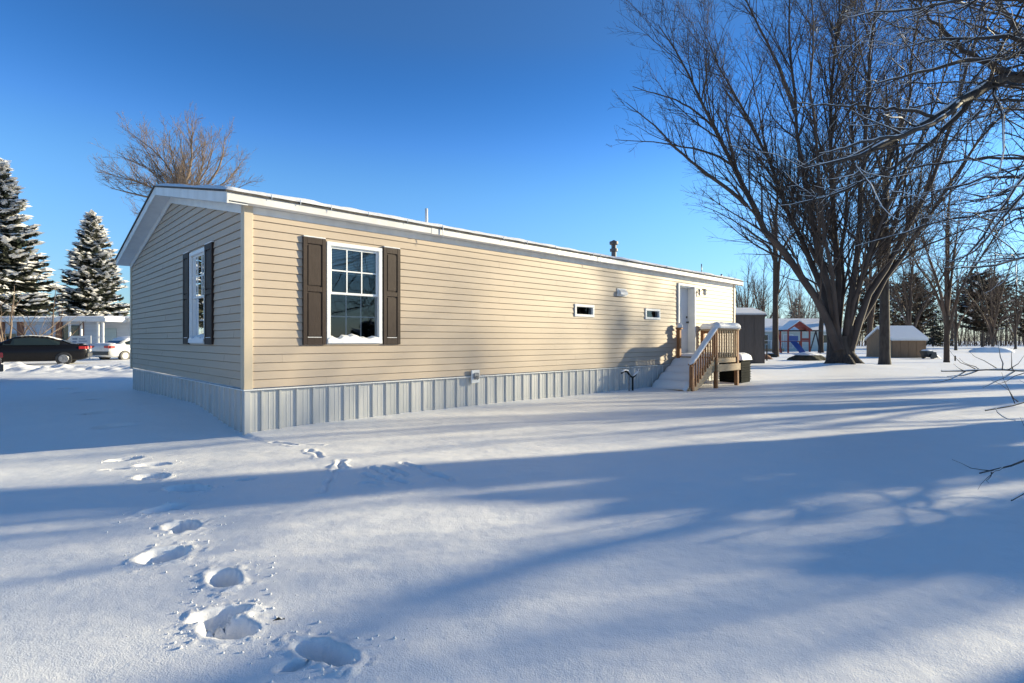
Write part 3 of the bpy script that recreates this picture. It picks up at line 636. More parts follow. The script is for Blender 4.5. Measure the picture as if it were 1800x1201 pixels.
# ------------------------------------------------------------ conifers
def conifer(name, label, x, y, z, H, Rb, mats, seed, snowy=1.0, shape='cone', nb=150, z_lo=0.06, nn=26, group=None):
    rg = np.random.default_rng(seed)
    t = thing(name, label, 'tree', (x, y, z), 0, group)
    MB().tube([(0, 0, -0.3), (0, 0, H*0.5), (0, 0, H*0.97)], [H*0.016, H*0.010, 0.02], 8).build('trunk', M['bark_dark'], t, True)
    u = (np.arange(nb)+rg.random(nb))/nb
    hz = H*(z_lo+(0.985-z_lo)*u**0.9)
    f = 1-hz/H
    if shape == 'cone': L = Rb*(f**0.85)*(0.8+0.35*rg.random(nb))+0.12
    else: L = Rb*np.sqrt(np.clip(1-((hz/H-0.50)/0.50)**2, 0.02, 1))*(0.72+0.4*rg.random(nb))
    a = rg.random(nb)*6.283+np.arange(nb)*2.4
    droop = -0.30+0.35*(hz/H) if shape == 'cone' else 0.15+0*hz
    K = 7; tt = np.linspace(0, 1, K)
    P = np.zeros((nb, K, 3))
    P[:, :, 0] = (np.cos(a)*L)[:, None]*tt; P[:, :, 1] = (np.sin(a)*L)[:, None]*tt
    P[:, :, 2] = hz[:, None]+(droop*L)[:, None]*tt+(0.16*L)[:, None]*tt**3
    # needles: small blades hanging around each bough
    bidx = [None]
    def blades(cnt, wd, ln, fn):
        bi = np.repeat(np.arange(nb), np.maximum(3, (cnt*(0.3+L/L.max())).astype(int))); m = len(bi)
        s = rg.random(m)**0.7; fi = s*(K-1); i0 = np.minimum(fi.astype(int), K-2); w = (fi-i0)[:, None]
        bidx[0] = bi
        pos = P[bi, i0]*(1-w)+P[bi, i0+1]*w
        d = unit(P[bi, i0+1]-P[bi, i0]); side = unit(np.cross(d, np.array([0, 0, 1.0])))
        sg = rg.choice([-1, 1], m)[:, None]
        return fn(pos, d, side*sg, s, L[bi], m)
    def needle(pos, d, side, s, LL, m):
        ll = (0.10+0.26*LL*(1.05-s))*(0.6+0.8*rg.random(m))
        ll = np.minimum(ll, 0.9)[:, None]
        dr = unit(d*(0.6+0.4*rg.random((m, 1)))+side*(0.7+0.6*rg.random((m, 1)))+np.array([0, 0, 1.0])*rg.normal(-0.28, 0.22, (m, 1)))
        nrm = unit(np.cross(dr, rg.normal(size=(m, 3))*0.6+np.array([0, 0, 1.0])))
        wv = nrm*(0.05+0.07*rg.random((m, 1)))*(0.6+H/12)
        return np.stack([pos, pos+dr*ll*0.5+wv, pos+dr*ll, pos+dr*ll*0.5-wv], 1)
    q = blades(nn, 0, 0, needle); q2 = blades(nn//2, 0, 0, needle); q2[:, :, 2] -= 0.08
    q = np.concatenate([q, q2])
    V = q.reshape(-1, 3); np_mesh('foliage', V, np.arange(len(V)).reshape(-1, 4), mats, t)
    if snowy > 0:
        # pads of snow resting on the boughs (little domed lumps)
        def pad(pos, d, side, s, LL, m):
            keep = rg.random(m) < snowy*(0.25+1.3*rg.random(nb))[bidx[0]]
            pos, d, side, s, LL = pos[keep], d[keep], side[keep], s[keep], LL[keep]; m = len(pos)
            k = (0.09+0.15*rg.random((m, 1)))*(0.6+H/16)
            c = pos+side*(rg.random((m, 1))*0.22*LL[:, None])+np.array([0, 0, 1.0])*rg.uniform(-0.12, 0.14, (m, 1))
            a_ = d*k*1.5; b_ = side*k*0.8; up = np.array([0, 0, 1.0])*k*0.42
            top = c+up; lo = -up*0.2
            f4 = [np.stack([c+a_+lo, c+b_+lo, top, top], 1), np.stack([c+b_+lo, c-a_+lo, top, top], 1), np.stack([c-a_+lo, c-b_+lo, top, top], 1), np.stack([c-b_+lo, c+a_+lo, top, top], 1)]
            return np.concatenate([x_[:, :3] for x_ in f4])
        sp_ = blades(max(4, int(nn*0.5)), 0, 0, pad)
        V = sp_.reshape(-1, 3); tag(np_mesh('bough_snow', V, np.arange(len(V)).reshape(-1, 3), M['snow_soft'], t, True), kind='stuff')
    return t
conifer('spruce_tree', 'tall snow laden spruce cut by the left edge of the picture', (-2-900)/F*44, 44, -0.2, 16.2, 4.9, M['needle'], 1, 0.55, nb=360, nn=90)
conifer('spruce_tree', 'pointed snow laden spruce next to the gable wall', (163-900)/F*50, 50, -0.2, 13.2, 3.9, M['needle'], 2, 0.55, nb=330, nn=80)
conifer('pine_tree', 'rounded brown green pine standing alone in the far yard', (1727-900)/F*75, 75, 0, 10.6, 4.3, M['needle_brown'], 3, 0.10, 'round', nb=170, nn=44, z_lo=0.22)
conifer('pine_tree', 'brown green pine crown behind the tan shed, right of the trunks', (1600-900)/F*80, 80, 0, 11.0, 3.6, M['needle_brown'], 4, 0.06, 'round', nb=130, nn=34, z_lo=0.2)
conifer('pine_tree', 'dark pine crown between the maple stems behind the yard', (1530-900)/F*90, 90, 0, 11.5, 4.6, M['needle_brown'], 5, 0.04, 'round', nb=130, nn=34, z_lo=0.15)
conifer('pine_tree', 'dark pine crown cut by the right edge of the picture', (1815-900)/F*82, 82, 0, 10.5, 3.2, M['needle_brown'], 6, 0.05, 'round', nb=120, nn=34, z_lo=0.15)
conifer('pine_tree', 'small dark conifer under the far bare crowns left of the maple', (1400-900)/F*95, 95, 0, 8.5, 3.6, M['needle_brown'], 7, 0.12, 'cone', nb=110, nn=28)
conifer('pine_tree', 'far conifer between the reddish bare tree and the tan shed roof', (1640-900)/F*100, 100, 0, 9.5, 3.2, M['needle'], 8, 0.03, 'cone', nb=110, nn=28)

for i, (x, y, h_, lab) in enumerate([(-26, -3, 15, 'unseen spruce added left of the view to darken the gable wall'), (-20, -12, 14, 'unseen spruce added behind the viewer on the left'), (-30, 5, 15, 'unseen spruce added beyond the left edge of the yard'), (-12, -19, 15, 'unseen spruce added far behind the viewer'),  # first four: unseen spruces added to block low sky and darken the gable
                                 (-33, 25, 13, 'outlying spruce past the left edge, mirrored in the gable window'), (-25, 16.5, 11, 'outlying nearer spruce past the left edge'),
                                 (11, -14, 11, 'outlying spruce behind the viewer facing the long wall'), (19, -17, 13, 'outlying spruce behind the viewer on the right')]):
    conifer('spruce_tree', lab, x, y, 0, h_, 4.6, M['needle'], 60+i, 0.5, nb=150, nn=26)
for i, (x, y, h_, rb, lab) in enumerate([(10.9, 7.75, 2.9, 1.15, 'unseen dense evergreen shrub by the shade tree, added to shade the snow'), (8.1, 4.95, 1.8, 0.5, 'unseen small evergreen shrub added to shade the right foreground'), (7.3, 3.55, 1.6, 0.42, 'unseen smallest evergreen shrub added to shade the snow nearest the viewer')]):  # unseen shrubs added to throw solid shade over the right foreground
    conifer('shade_shrub', lab, x, y, gz(x, y), h_, rb, M['needle'], 80+i, 0.3, 'round', nb=70, nn=30, z_lo=0.05)
# ------------------------------------------------------------ far woods (one mass)
def woods(name, label, x0, x1, y0, y1, n, hmin, hmax, m, seed):
    rg = np.random.default_rng(seed); net = Net()
    x = x0+(x1-x0)*rg.random(n); y = y0+(y1-y0)*rg.random(n); h = hmin+(hmax-hmin)*rg.random(n)**1.5
    K = 6; P = np.zeros((n, K, 3)); tt = np.linspace(0, 1, K)
    P[:, :, 0] = x[:, None]+rg.normal(size=(n, 1))*0.9*tt; P[:, :, 1] = y[:, None]+rg.normal(size=(n, 1))*0.5*tt; P[:, :, 2] = -0.3+h[:, None]*tt
    Rr = (0.016*h)[:, None]*(1-0.85*tt)
    net.add(P, Rr, 4)
    c = children(P, Rr, per_m=2.2, t0=0.02, ang=(25, 60), ratio=0.4, lmin=0.5, lmax=2.6, up=0.25, k=4, jit=0.15, rmin=0.015, rl=0.012)
    net.add(*c, 3)
    c2 = children(*c, per_m=1.8, t0=0.1, ang=(25, 60), ratio=0.5, lmin=0.4, lmax=1.2, up=0.1, k=3, jit=0.15, rmin=0.013, maxn=5)
    net.add(*c2, 3)
    o = net.build(name, m, None); tag(o, label, 'woods', kind='stuff')
woods('distant_woods', 'brown line of distant bare woods along the horizon on the right', 38, 190, 105, 150, 620, 5, 13, M['twig_brown'], 3)
woods('distant_thicket', 'low brown thicket at the foot of the far woods on the right', 36, 185, 100, 135, 900, 1.2, 4.0, M['twig_brown'], 9)
woods('distant_woods', 'distant bare woods behind the houses on the left', -190, -50, 95, 125, 200, 4, 10, M['twig_brown'], 4)

# ============================================================ the manufactured home
LEN, WID = 14.2, 7.46
ZS, ZT = 0.567, 2.875           # skirt top, wall top
PITCH = math.tan(R(12.2)); OVF, OVG = 0.17, 0.27
home = thing('mobile_home', 'long beige vinyl sided mobile home with white skirting and a snow dusted low roof', 'house', (CX, CY, 0), HA)
CH = 0.1075
def siding(mapf, L, z0, z1fun, z1max, holes):
    """courses of lap siding; mapf(u, out, z)->local xyz; z1fun(u) -> top"""
    mb = MB(); z = z0; k = 0
    while z < z1max-0.005:
        zt = min(z+CH, z1max)
        cuts = sorted({z, zt} | ({zt-0.010} if zt-z > 0.05 else set()) | {h for (a, b, c, d) in holes for h in (c, d) if z < h < zt})
        for za, zb in zip(cuts[:-1], cuts[1:]):
            segs = [(0.0, L)]
            for (a, b, c, d) in holes:
                if za >= c-1e-6 and zb <= d+1e-6:
                    ns = []
                    for (p, q) in segs:
                        if b <= p or a >= q: ns.append((p, q))
                        else:
                            if a > p: ns.append((p, a))
                            if b < q: ns.append((b, q))
                    segs = ns
            groove = za > zt-0.0105 and zt-z > 0.05
            lim = z1fun(zb) ; limb = z1fun(za)
            for (p, q) in segs:
                pa, qa = max(p, limb[0]), min(q, limb[1]); pb, qb = max(p, lim[0]), min(q, lim[1])
                if qa <= pa: continue
                if qb < pb: pb = qb = (pb+qb)/2
                def o(zz):
                    if groove: return -0.007 if zz > zt-1e-5 else 0.006
                    return 0.019-0.013*(zz-z)/CH
                mb.face([mapf(pa, o(za), za), mapf(qa, o(za), za), mapf(qb, o(zb), zb), mapf(pb, o(zb), zb)])
                if abs(za-z) < 1e-6:
                    mb.face([mapf(pa, -0.007, za), mapf(qa, -0.007, za), mapf(qa, o(za), za), mapf(pa, o(za), za)])
        z = zt
    return mb
fr = lambda u, o, z: (u, -o, z)
gb = lambda u, o, z: (-o, u, z)
W1 = (1.063, 1.938, 1.125, 2.565)            # big window on the long side
W2 = (1.665, 2.525, 1.125, 2.565)            # gable window
SW1 = (6.50, 7.16, 1.675, 1.94); SW2 = (9.19, 9.87, 1.69, 1.955)
DR = (10.78, 11.66, 0.79, 2.66)
def inner(h, m=0.03): return (h[0]+m, h[1]-m, h[2]+m, h[3]-m)
full = lambda z: (0.0, 99.0)
def gl(z):
    if z <= ZT: return (0.0, WID)
    d = (z-ZT)/PITCH; return (d, WID-d)
def seams(mb, mapf, L, hs_, z1, seed):
    rs = random.Random(seed); z = ZS; k = 0
    while z+CH <= z1:
        u = (k % 3)*1.22+rs.uniform(0.4, 1.1)
        while u < L-0.2:
            ok = all(not (a-0.04 < u < b+0.04 and c-CH < z < d) for (a, b, c, d) in hs_) and (mapf is fr or z < ZT or gl(z)[0]+0.1 < u < gl(z)[1]-0.1)
            if ok: mb.face([mapf(u, 0.0215, z+0.001), mapf(u+0.012, 0.0195, z+0.001), mapf(u+0.012, 0.0045, z+CH-0.015), mapf(u, 0.009, z+CH-0.015)]); mb.face([mapf(u, 0.0215, z+0.001), mapf(u, 0.0065, z+CH-0.002), mapf(u, 0.003, z+CH-0.002), mapf(u, 0.014, z+0.001)])
            u += 3.66
        z += CH; k += 1
    return mb
seams(siding(fr, LEN, ZS, full, ZT, [inner(W1), inner(SW1), inner(SW2), inner(DR, 0.02)]), fr, LEN, [W1, SW1, SW2, DR, (0.7, 2.3, 1.1, 2.6)], ZT-0.1, 2).build('siding', M['siding'], home)
def gl(z):
    if z <= ZT: return (0.0, WID)
    d = (z-ZT)/PITCH; return (d, WID-d)
seams(siding(gb, WID, ZS, gl, ZT+PITCH*WID/2, [inner(W2)]), gb, WID, [W2, (1.2, 2.9, 1.1, 2.6)], ZT+0.5, 3).build('gable_siding', M['siding'], home)
# far gable and rear wall: plain boxes set inside
mb = MB(); mb.prism([(LEN, 0.0, ZS), (LEN, WID, ZS), (LEN, WID, ZT), (LEN, WID/2, ZT+PITCH*WID/2), (LEN, 0.0, ZT)], (0.06, 0, 0)); mb.build('end_wall', M['siding'], home)
MB().box((0, WID, ZS), (LEN, WID+0.06, ZT)).build('rear_wall', M['siding'], home)
# corner posts
for nm, a, b in (('a', (-0.03, -0.03, ZS-0.012), (0.075, 0.0, ZT)),):
    mb = MB(); mb.box((-0.032, -0.034, ZS-0.012), (0.078, 0.004, ZT+0.02), 0.004); mb.box((-0.034, 0.002, ZS-0.010), (0.002, 0.09, ZT+0.02), 0.004)
    mb.build('corner_trim', M['corner'], home)
mb = MB(); mb.box((LEN-0.075, -0.034, ZS-0.012), (LEN+0.034, 0.004, ZT+0.02), 0.004); mb.build('corner_trim', M['corner'], home)
mb = MB(); mb.box((-0.034, WID-0.09, ZS-0.012), (0.002, WID+0.034, ZT+0.02), 0.004); mb.build('corner_trim', M['corner'], home)
# starter ledge over the skirting
mb = MB(); mb.box((-0.036, -0.040, ZS-0.030), (LEN+0.03, 0.02, ZS-0.013)); mb.box((-0.042, 0.021, ZS-0.029), (0.0, WID+0.03, ZS-0.014)); mb.build('skirt_ledge', M['white'], home)
# skirting with pressed ribs
def skirt(mapf, L, n0=0.0):
    mb = MB(); prof = []; u = n0
    per = 0.2286
    while u < L:
        prof += [(u, 0.0), (u+0.055, 0.0), (u+0.059, 0.003), (u+0.066, 0.003), (u+0.070, 0.0), (u+0.115, 0.0), (u+0.119, 0.003), (u+0.126, 0.003), (u+0.130, 0.0), (u+0.182, 0.0), (u+0.190, 0.020), (u+0.220, 0.020)]
        u += per
    prof = [(a, b) for a, b in prof if a <= L]+[(L, 0.0)]
    for (a, oa), (b, ob) in zip(prof[:-1], prof[1:]):
        mb.face([mapf(a, oa, -0.3), mapf(b, ob, -0.3), mapf(b, ob, ZS-0.02), mapf(a, oa, ZS-0.02)])
    return mb
skirt(lambda u, o, z: (u, 0.012-o, z), LEN).build('skirting', M['skirt'], home)
skirt(lambda u, o, z: (0.012-o, u, z), WID).build('skirting', M['skirt'], home)
MB().box((LEN-0.01, 0.0, -0.3), (LEN+0.01, WID, ZS-0.02)).build('skirting', M['skirt'], home)
mb = MB(); mb.box((-0.022, -0.022, -0.3), (0.05, 0.004, ZS-0.032), 0.002); mb.box((-0.023, 0.005, -0.3), (0.0, 0.06, ZS-0.032), 0.002); mb.build('skirt_corner', M['skirt'], home)
# roof: shingle deck, soffits, fascia, rake boards
ex0, ex1 = -OVG, LEN+OVG
def rz_(y): # top of the roof deck at home-local y
    return ZT+0.165+PITCH*(WID/2-abs(y-WID/2))
yF, yB, yM = -OVF, WID+OVF, WID/2
mb = MB()
th = 0.022
for (ya, yb) in ((yF-0.02, yM), (yM, yB+0.02)):
    mb.prism([(ex0-0.02, ya, rz_(ya)-th), (ex0-0.02, yb, rz_(yb)-th), (ex0-0.02, yb, rz_(yb)), (ex0-0.02, ya, rz_(ya))], (ex1-ex0+0.04, 0, 0))
roof = mb.build('roof', M['shingle'], home)
ZF = rz_(yF)-th
FB = ZT+0.005                  # fascia bottom
mb = MB()
x = ex0; segs_ = [0.0, 3.05, 6.1, 9.15, 12.2, LEN+2*OVG]
for a, b in zip(segs_[:-1], segs_[1:]):
    mb.box((ex0+a+0.003, yF, FB), (ex0+b, yF+0.02, ZF-0.002), 0.003)
for a in segs_[1:-1]: mb.box((ex0+a-0.035, yF-0.004, FB-0.004), (ex0+a+0.03, yF-0.001, ZF-0.006))
mb.build('fascia', M['fascia'], home)
MB().box((ex0, yB-0.02, FB), (ex1, yB, ZF-0.002)).build('fascia', M['fascia'], home)
MB().box((ex0, yF+0.021, FB+0.003), (ex1, 0.01, FB+0.015)).build('soffit', M['white'], home)
MB().box((0.08, -0.019, ZT-0.085), (LEN-0.08, -0.001, FB)).build('frieze_board', M['fascia'], home)
# rake boards + sloping soffit on both gables
for (xa, xb) in ((ex0, ex0+0.02), (ex1-0.02, ex1)):
    mb = MB()
    for (ya, yb) in ((yF+0.001, yM), (yM, yB-0.001)):
        hh = 0.135
        mb.prism([(xa, ya, rz_(ya)-th-0.003-hh), (xa, yb, rz_(yb)-th-0.003-hh), (xa, yb, rz_(yb)-th-0.003), (xa, ya, rz_(ya)-th-0.003)], (xb-xa, 0, 0))
    mb.build('rake_board', M['fascia'], home)
mb = MB()
for (ya, yb) in ((yF+0.022, yM), (yM, yB-0.022)):
    mb.prism([(ex0+0.021, ya, rz_(ya)-th-0.13), (ex0+0.021, yb, rz_(yb)-th-0.13), (ex0+0.021, yb, rz_(yb)-th-0.115), (ex0+0.021, ya, rz_(ya)-th-0.115)], (-ex0-0.021-0.02, 0, 0))
mb.build('soffit', M['white'], home)
mb = MB()
for (ya, yb) in ((0.05, yM), (yM, WID-0.05)):
    mb.prism([(-0.04, ya, rz_(ya)-th-0.24), (-0.04, yb, rz_(yb)-th-0.24), (-0.04, yb, rz_(yb)-th-0.131), (-0.04, ya, rz_(ya)-th-0.131)], (0.019, 0, 0))
mb.build('frieze_board', M['white'], home)
# snow lying on the roof
nxs, nys = 220, 60
sx = np.linspace(ex0-0.015, ex1+0.015, nxs); sy = np.linspace(yF-0.03, yB+0.03, nys)
SX, SY = np.meshgrid(sx, sy)
edge = np.minimum(np.minimum(SX-sx[0], sx[-1]-SX), np.minimum(SY-sy[0], sy[-1]-SY))
thk = (0.045+0.016*fbm(SX*1.3, SY*1.3, 51, 3)+0.012*fbm(SX*5, SY*5, 55, 2))*np.clip(edge/0.06, 0, 1)**0.5+0.003
SXw = SX
topz = ZT+0.165+PITCH*(WID/2-np.abs(SY-WID/2))+thk
Vt = np.stack([SX, SY+0.012*fbm(SX*6, SY*0+3, 57, 2)*(edge < 0.03), topz], -1).reshape(-1, 3)
id2 = np.arange(nxs*nys).reshape(nys, nxs)
np_mesh('roof_snow', Vt, np.stack([id2[:-1, :-1], id2[:-1, 1:], id2[1:, 1:], id2[1:, :-1]], -1).reshape(-1, 4), M['snow_soft'], home, True)
# icicles under the eave
rgi = random.Random(3)
ic = [0.25, 0.62, 1.05, 1.62, 2.28, 2.95, 4.3, 4.9, 5.7, 6.9, 7.15, 7.35, 8.2, 8.9, 9.4, 9.9, 10.6, 11.2, 11.9, 12.5, 13.1, 13.8]
for i, u in enumerate(ic):
    L = rgi.uniform(0.05, 0.13) if i not in (10, 5) else 0.26
    r0 = rgi.uniform(0.006, 0.010)
    MB().tube([(u, yF-0.026, ZF+0.05), (u+0.002, yF-0.027, ZF+0.05-L*0.4), (u, yF-0.026, ZF+0.05-L)], [r0, r0*0.75, 0.001], 6).build('icicle', M['ice'], home, True)

# windows -------------------------------------------------
def window(mapf, h, name='window', grid=True, parent=home, snow=True, depth=0.9):
    a, b, c, d = h
    def bx(mb, u0, u1, o0, o1, z0, z1, bev=0.0):
        p = mapf(u0, o0, z0); q = mapf(u1, o1, z1); return mb.box(p, q, bev)
    mb = MB(); w = 0.055
    bx(mb, a, b, 0.0, 0.036, d-w, d, 0.004); bx(mb, a, b, 0.0, 0.036, c, c+w, 0.004)
    bx(mb, a, a+w, 0.0, 0.035, c+w+0.0005, d-w-0.0005, 0.003); bx(mb, b-w, b, 0.0, 0.035, c+w+0.0005, d-w-0.0005, 0.003)
    # jamb liner
    bx(mb, a+0.031, a+w, -0.09, -0.002, c+0.031, d-0.031); bx(mb, b-w, b-0.031, -0.09, -0.002, c+0.031, d-0.031)
    bx(mb, a+w, b-w, -0.09, -0.002, d-w, d-0.031); bx(mb, a+w, b-w, -0.09, -0.002, c+0.031, c+w)
    wf = mb.build(name, M['vinyl_white'], parent)
    i0, i1, j0, j1 = a+w+0.001, b-w-0.001, c+w+0.001, d-w-0.001
    jm = (j0+j1)/2-0.0
    if grid:
        for (z0, z1, o) in ((jm-0.012, j1, -0.004), (j0, jm+0.012, -0.032)):
            sb = MB(); s_ = 0.030
            bx(sb, i0, i1, o-0.022, o, z1-s_, z1); bx(sb, i0, i1, o-0.022, o, z0, z0+s_)
            bx(sb, i0, i0+s_, o-0.0215, o-0.0005, z0+s_, z1-s_); bx(sb, i1-s_, i1, o-0.0215, o-0.0005, z0+s_, z1-s_)
            sash = sb.build('sash', M['vinyl_white'], wf)
            gb_ = MB(); 
            for k in (1, 2): 
                u = i0+s_+(i1-i0-2*s_)*k/3; bx(gb_, u-0.009, u+0.009, o-0.006, o-0.001, z0+s_, z1-s_)
            zz = (z0+z1)/2; bx(gb_, i0+s_, i1-s_, o-0.0065, o-0.0015, zz-0.009, zz+0.009)
            gb_.build('muntins', M['vinyl_white'], wf)
            gm = MB(); p = [mapf(i0+s_, o-0.007, z0+s_), mapf(i1-s_, o-0.007, z0+s_), mapf(i1-s_, o-0.007, z1-s_), mapf(i0+s_, o-0.007, z1-s_)]
            gm.face(p); gm.build('pane', M['glass'], wf)
            if o < -0.03:
                zz1 = z1-s_; MB().face([mapf(i0, -0.027, z0), mapf(i1, -0.027, z0), mapf(i1, -0.027, zz1), mapf(i0, -0.027, zz1)]).build('insect_screen', M['mesh'], wf)
        # blind behind the upper sash
        bm_ = MB(); z = j1-0.01
        while z > jm+0.30:
            p0 = mapf(i0+0.01, -0.080, z); p1 = mapf(i1-0.01, -0.080, z); p2 = mapf(i1-0.01, -0.062, z-0.020); p3 = mapf(i0+0.01, -0.062, z-0.020)
            bm_.face([p0, p1, p2, p3]); z -= 0.023
        bm_.build('blind', M['blind'], wf)
    else:
        gm = MB(); gm.face([mapf(i0, -0.02, j0), mapf(i1, -0.02, j0), mapf(i1, -0.02, j1), mapf(i0, -0.02, j1)]); gm.build('pane', M['glass'], wf)
    # the room seen through the glass
    rm = MB(); e = 0.35; p0 = mapf(a-e, -0.10, c-e if grid else c-0.1); p1 = mapf(b+e, -depth-0.1, d+0.1)
    rm.box(p0, p1)
    # drop the face towards the window
    keep = []
    for f_ in rm.f:
        cen = [sum(rm.v[i][k] for i in f_)/len(f_) for k in range(3)]
        tgt = mapf((a+b)/2, -0.10, 0)
        kk = 1 if mapf is fr else 0
        if abs(cen[kk]-tgt[kk]) < 1e-4: continue
        keep.append(f_)
    rm.f = keep; rm.build('room', M['interior'], wf)
    if snow:
        sb = MB(); n = 26; lo = []; 
        for i in range(n+1):
            u = a+0.01+(b-a-0.02)*i/n; hh = 0.035+0.022*math.sin(i*0.9)*math.sin(i*0.37)+rgi.uniform(-.006, .006)+(0.02 if 6 < i < 16 else 0)
            if i in (0, n): hh = 0.01
            lo.append((u, hh))
        for (u0, h0), (u1, h1) in zip(lo[:-1], lo[1:]):
            z_ = c+0.012
            A = [mapf(u0, 0.055, z_), mapf(u1, 0.055, z_), mapf(u1, 0.05, z_+h1*0.8+0.045), mapf(u0, 0.05, z_+h0*0.8+0.045)]
            B = [A[3], A[2], mapf(u1, -0.03, z_+h1+0.06), mapf(u0, -0.03, z_+h0+0.06)]
            sb.face(A); sb.face(B)
        sb.build('sill_snow', M['snow_soft'], wf, True)
    return wf
window(fr, W1)['label'] = 'double hung window with snow on its sill facing the yard'
window(gb, W2)['label'] = 'double hung window in the shaded gable wall'
for h in (SW1, SW2):
    w = window(fr, h, grid=False, snow=False, depth=0.5)
# shutters
def shutter(mapf, u0, u1, z0, z1):
    def bx(mb, a, b, o0, o1, c, d, bev=0.0): return mb.box(mapf(a, o0, c), mapf(b, o1, d), bev)
    mb = MB(); st = 0.055; zm = z0+(z1-z0)*0.52
    bx(mb, u0, u1, 0.012, 0.030, z0, z1)
    bx(mb, u0, u0+st, 0.0305, 0.046, z0, z1, 0.003); bx(mb, u1-st, u1, 0.0305, 0.046, z0, z1, 0.003)
    for (c, d) in ((z0, z0+0.10), (zm-0.035, zm+0.035), (z1-0.085, z1)): bx(mb, u0+st+0.0005, u1-st-0.0005, 0.0305, 0.045, c, d, 0.003)
    o = mb.build('shutter', M['shutter'], home)
    pb = MB()
    for (c, d) in ((z0+0.12, zm-0.055), (zm+0.055, z1-0.105)): bx(pb, u0+st+0.018, u1-st-0.018, 0.0305, 0.041, c, d, 0.006)
    pb.build('raised_panel', M['shutter'], o)
    sb = MB(); bx(sb, u0+0.005, u1-0.005, 0.006, 0.05, z1+0.001, z1+0.018, 0.006); sb.build('ledge_snow', M['snow_soft'], o); sb = MB(); bx(sb, u0+st+0.01, u1-st-0.01, 0.034, 0.0445, z0+0.1, z0+0.108)
    sb.build('ledge_snow', M['snow_soft'], o)
    return o
shutter(fr, 0.722, 1.045, 1.115, 2.585); shutter(fr, 1.955, 2.25, 1.115, 2.585)
shutter(gb, 1.29, 1.648, 1.115, 2.585); shutter(gb, 2.542, 2.87, 1.115, 2.585)

# door -----------------------------------------------------
a, b, c, d = DR
mb = MB(); rec = 0.20
mb.box((a-0.03, -0.05, c), (a+0.03, -0.0, d+0.03), 0.003); mb.box((b-0.03, -0.05, c), (b+0.03, 0, d+0.03), 0.003); mb.box((a+0.031, -0.049, d-0.03), (b-0.031, 0, d+0.03), 0.003)
mb.box((a+0.001, 0.001, c), (a+0.03, rec+0.02, d-0.031)); mb.box((b-0.03, 0.001, c), (b-0.001, rec+0.02, d-0.031)); mb.box((a+0.031, 0.001, d-0.06), (b-0.031, rec+0.02, d-0.031)); mb.box((a+0.031, 0.001, c), (b-0.031, rec, c+0.03))
mb.build('door_frame', M['white'], home)
mb = MB(); mb.box((a+0.032, rec-0.04, c+0.031), (b-0.032, rec, d-0.062))
for (u0, u1) in ((a+0.12, a+0.40), (a+0.48, a+0.76)):
    for (z0, z1) in ((c+0.12, c+0.72), (c+0.84, c+1.30), (c+1.40, c+1.68)):
        mb.box((u0, rec-0.048, z0), (u1, rec-0.041, z1), 0.003)
door = mb.build('door', M['door'], home)
MB().tube([(b-0.12, rec-0.041, c+0.88), (b-0.12, rec-0.075, c+0.88), (b-0.12, rec-0.095, c+0.88), (b-0.12, rec-0.11, c+0.88)], [0.028, 0.012, 0.032, 0.02], 14).build('door_knob', M['black'], door, True)
MB().tube([(b-0.12, rec-0.041, c+1.02), (b-0.12, rec-0.065, c+1.02)], [0.032, 0.028], 14).build('deadbolt', M['black'], door, True)
# porch lamp
lx, lz = 12.0, 2.52
pl = MB().box((lx-0.05, -0.035, lz-0.09), (lx+0.05, -0.017, lz+0.09), 0.004).build('porch_lamp', M['galv'], home)
mb = MB(); mb.tube([(lx, -0.035, lz+0.02), (lx, -0.09, lz+0.09), (lx, -0.15, lz+0.07)], 0.009, 8); mb.tube([(lx, -0.15, lz+0.075), (lx, -0.15, lz+0.05), (lx, -0.15, lz+0.045)], [0.02, 0.075, 0.06], 8)
mb.build('lamp_arm', M['black'], pl)
mb = MB(); mb.tube([(lx, -0.15, lz+0.044), (lx, -0.15, lz-0.10)], [0.052, 0.035], 6); mb.build('lamp_shade', mat('frosted_lamp_glass', (0.55, 0.55, 0.52), 0.3), pl)
# hood vent, outlet box, roof pipes
hv = MB(); hv.box((8.02, -0.03, 2.19), (8.38, -0.017, 2.37), 0.003); hv.prism([(8.06, -0.03, 2.35), (8.06, -0.10, 2.28), (8.06, -0.10, 2.22), (8.06, -0.03, 2.22)], (0.28, 0, 0)); hv.build('hood_vent', M['white'], home)
ob = MB(); ob.box((3.66, -0.075, 0.435), (3.84, -0.041, 0.66), 0.006)
ob = ob.build('outlet_box', M['vinyl_white'], home)
mb = MB(); mb.box((3.69, -0.105, 0.50), (3.81, -0.076, 0.61), 0.012); mb.tube([(3.75, -0.09, 0.56), (3.75, -0.125, 0.54), (3.75, -0.12, 0.49)], 0.008, 8); mb.build('outlet_cover', M['galv'], ob)
def rpz(y): return rz_(y)
MB().tube([(3.61, 1.2, rpz(1.2)-0.05), (3.61, 1.2, 3.66)], 0.028, 12).build('vent_pipe', M['white'], home, True)
mb = MB(); mb.tube([(9.61, 1.2, rpz(1.2)-0.05), (9.61, 1.2, 3.52), (9.61, 1.2, 3.53), (9.61, 1.2, 3.60), (9.61, 1.2, 3.61), (9.61, 1.2, 3.70)], [0.065, 0.065, 0.105, 0.105, 0.065, 0.065], 16)
mb.tube([(9.61, 1.2, 3.70), (9.61, 1.2, 3.72), (9.61, 1.2, 3.79), (9.61, 1.2, 3.80), (9.61, 1.2, 3.83)], [0.08, 0.115, 0.115, 0.075, 0.02], 16)
mb.build('chimney_vent', mat('weathered_steel', (0.10, 0.10, 0.105), 0.5, (0.06, 0.06, 0.065), 12, metal=0.3), home, False)
MB().tube([(13.3, 0.6, rpz(0.6)-0.05), (13.3, 0.6, 3.5)], 0.016, 8).build('vent_pipe', M['galv'], home, True)
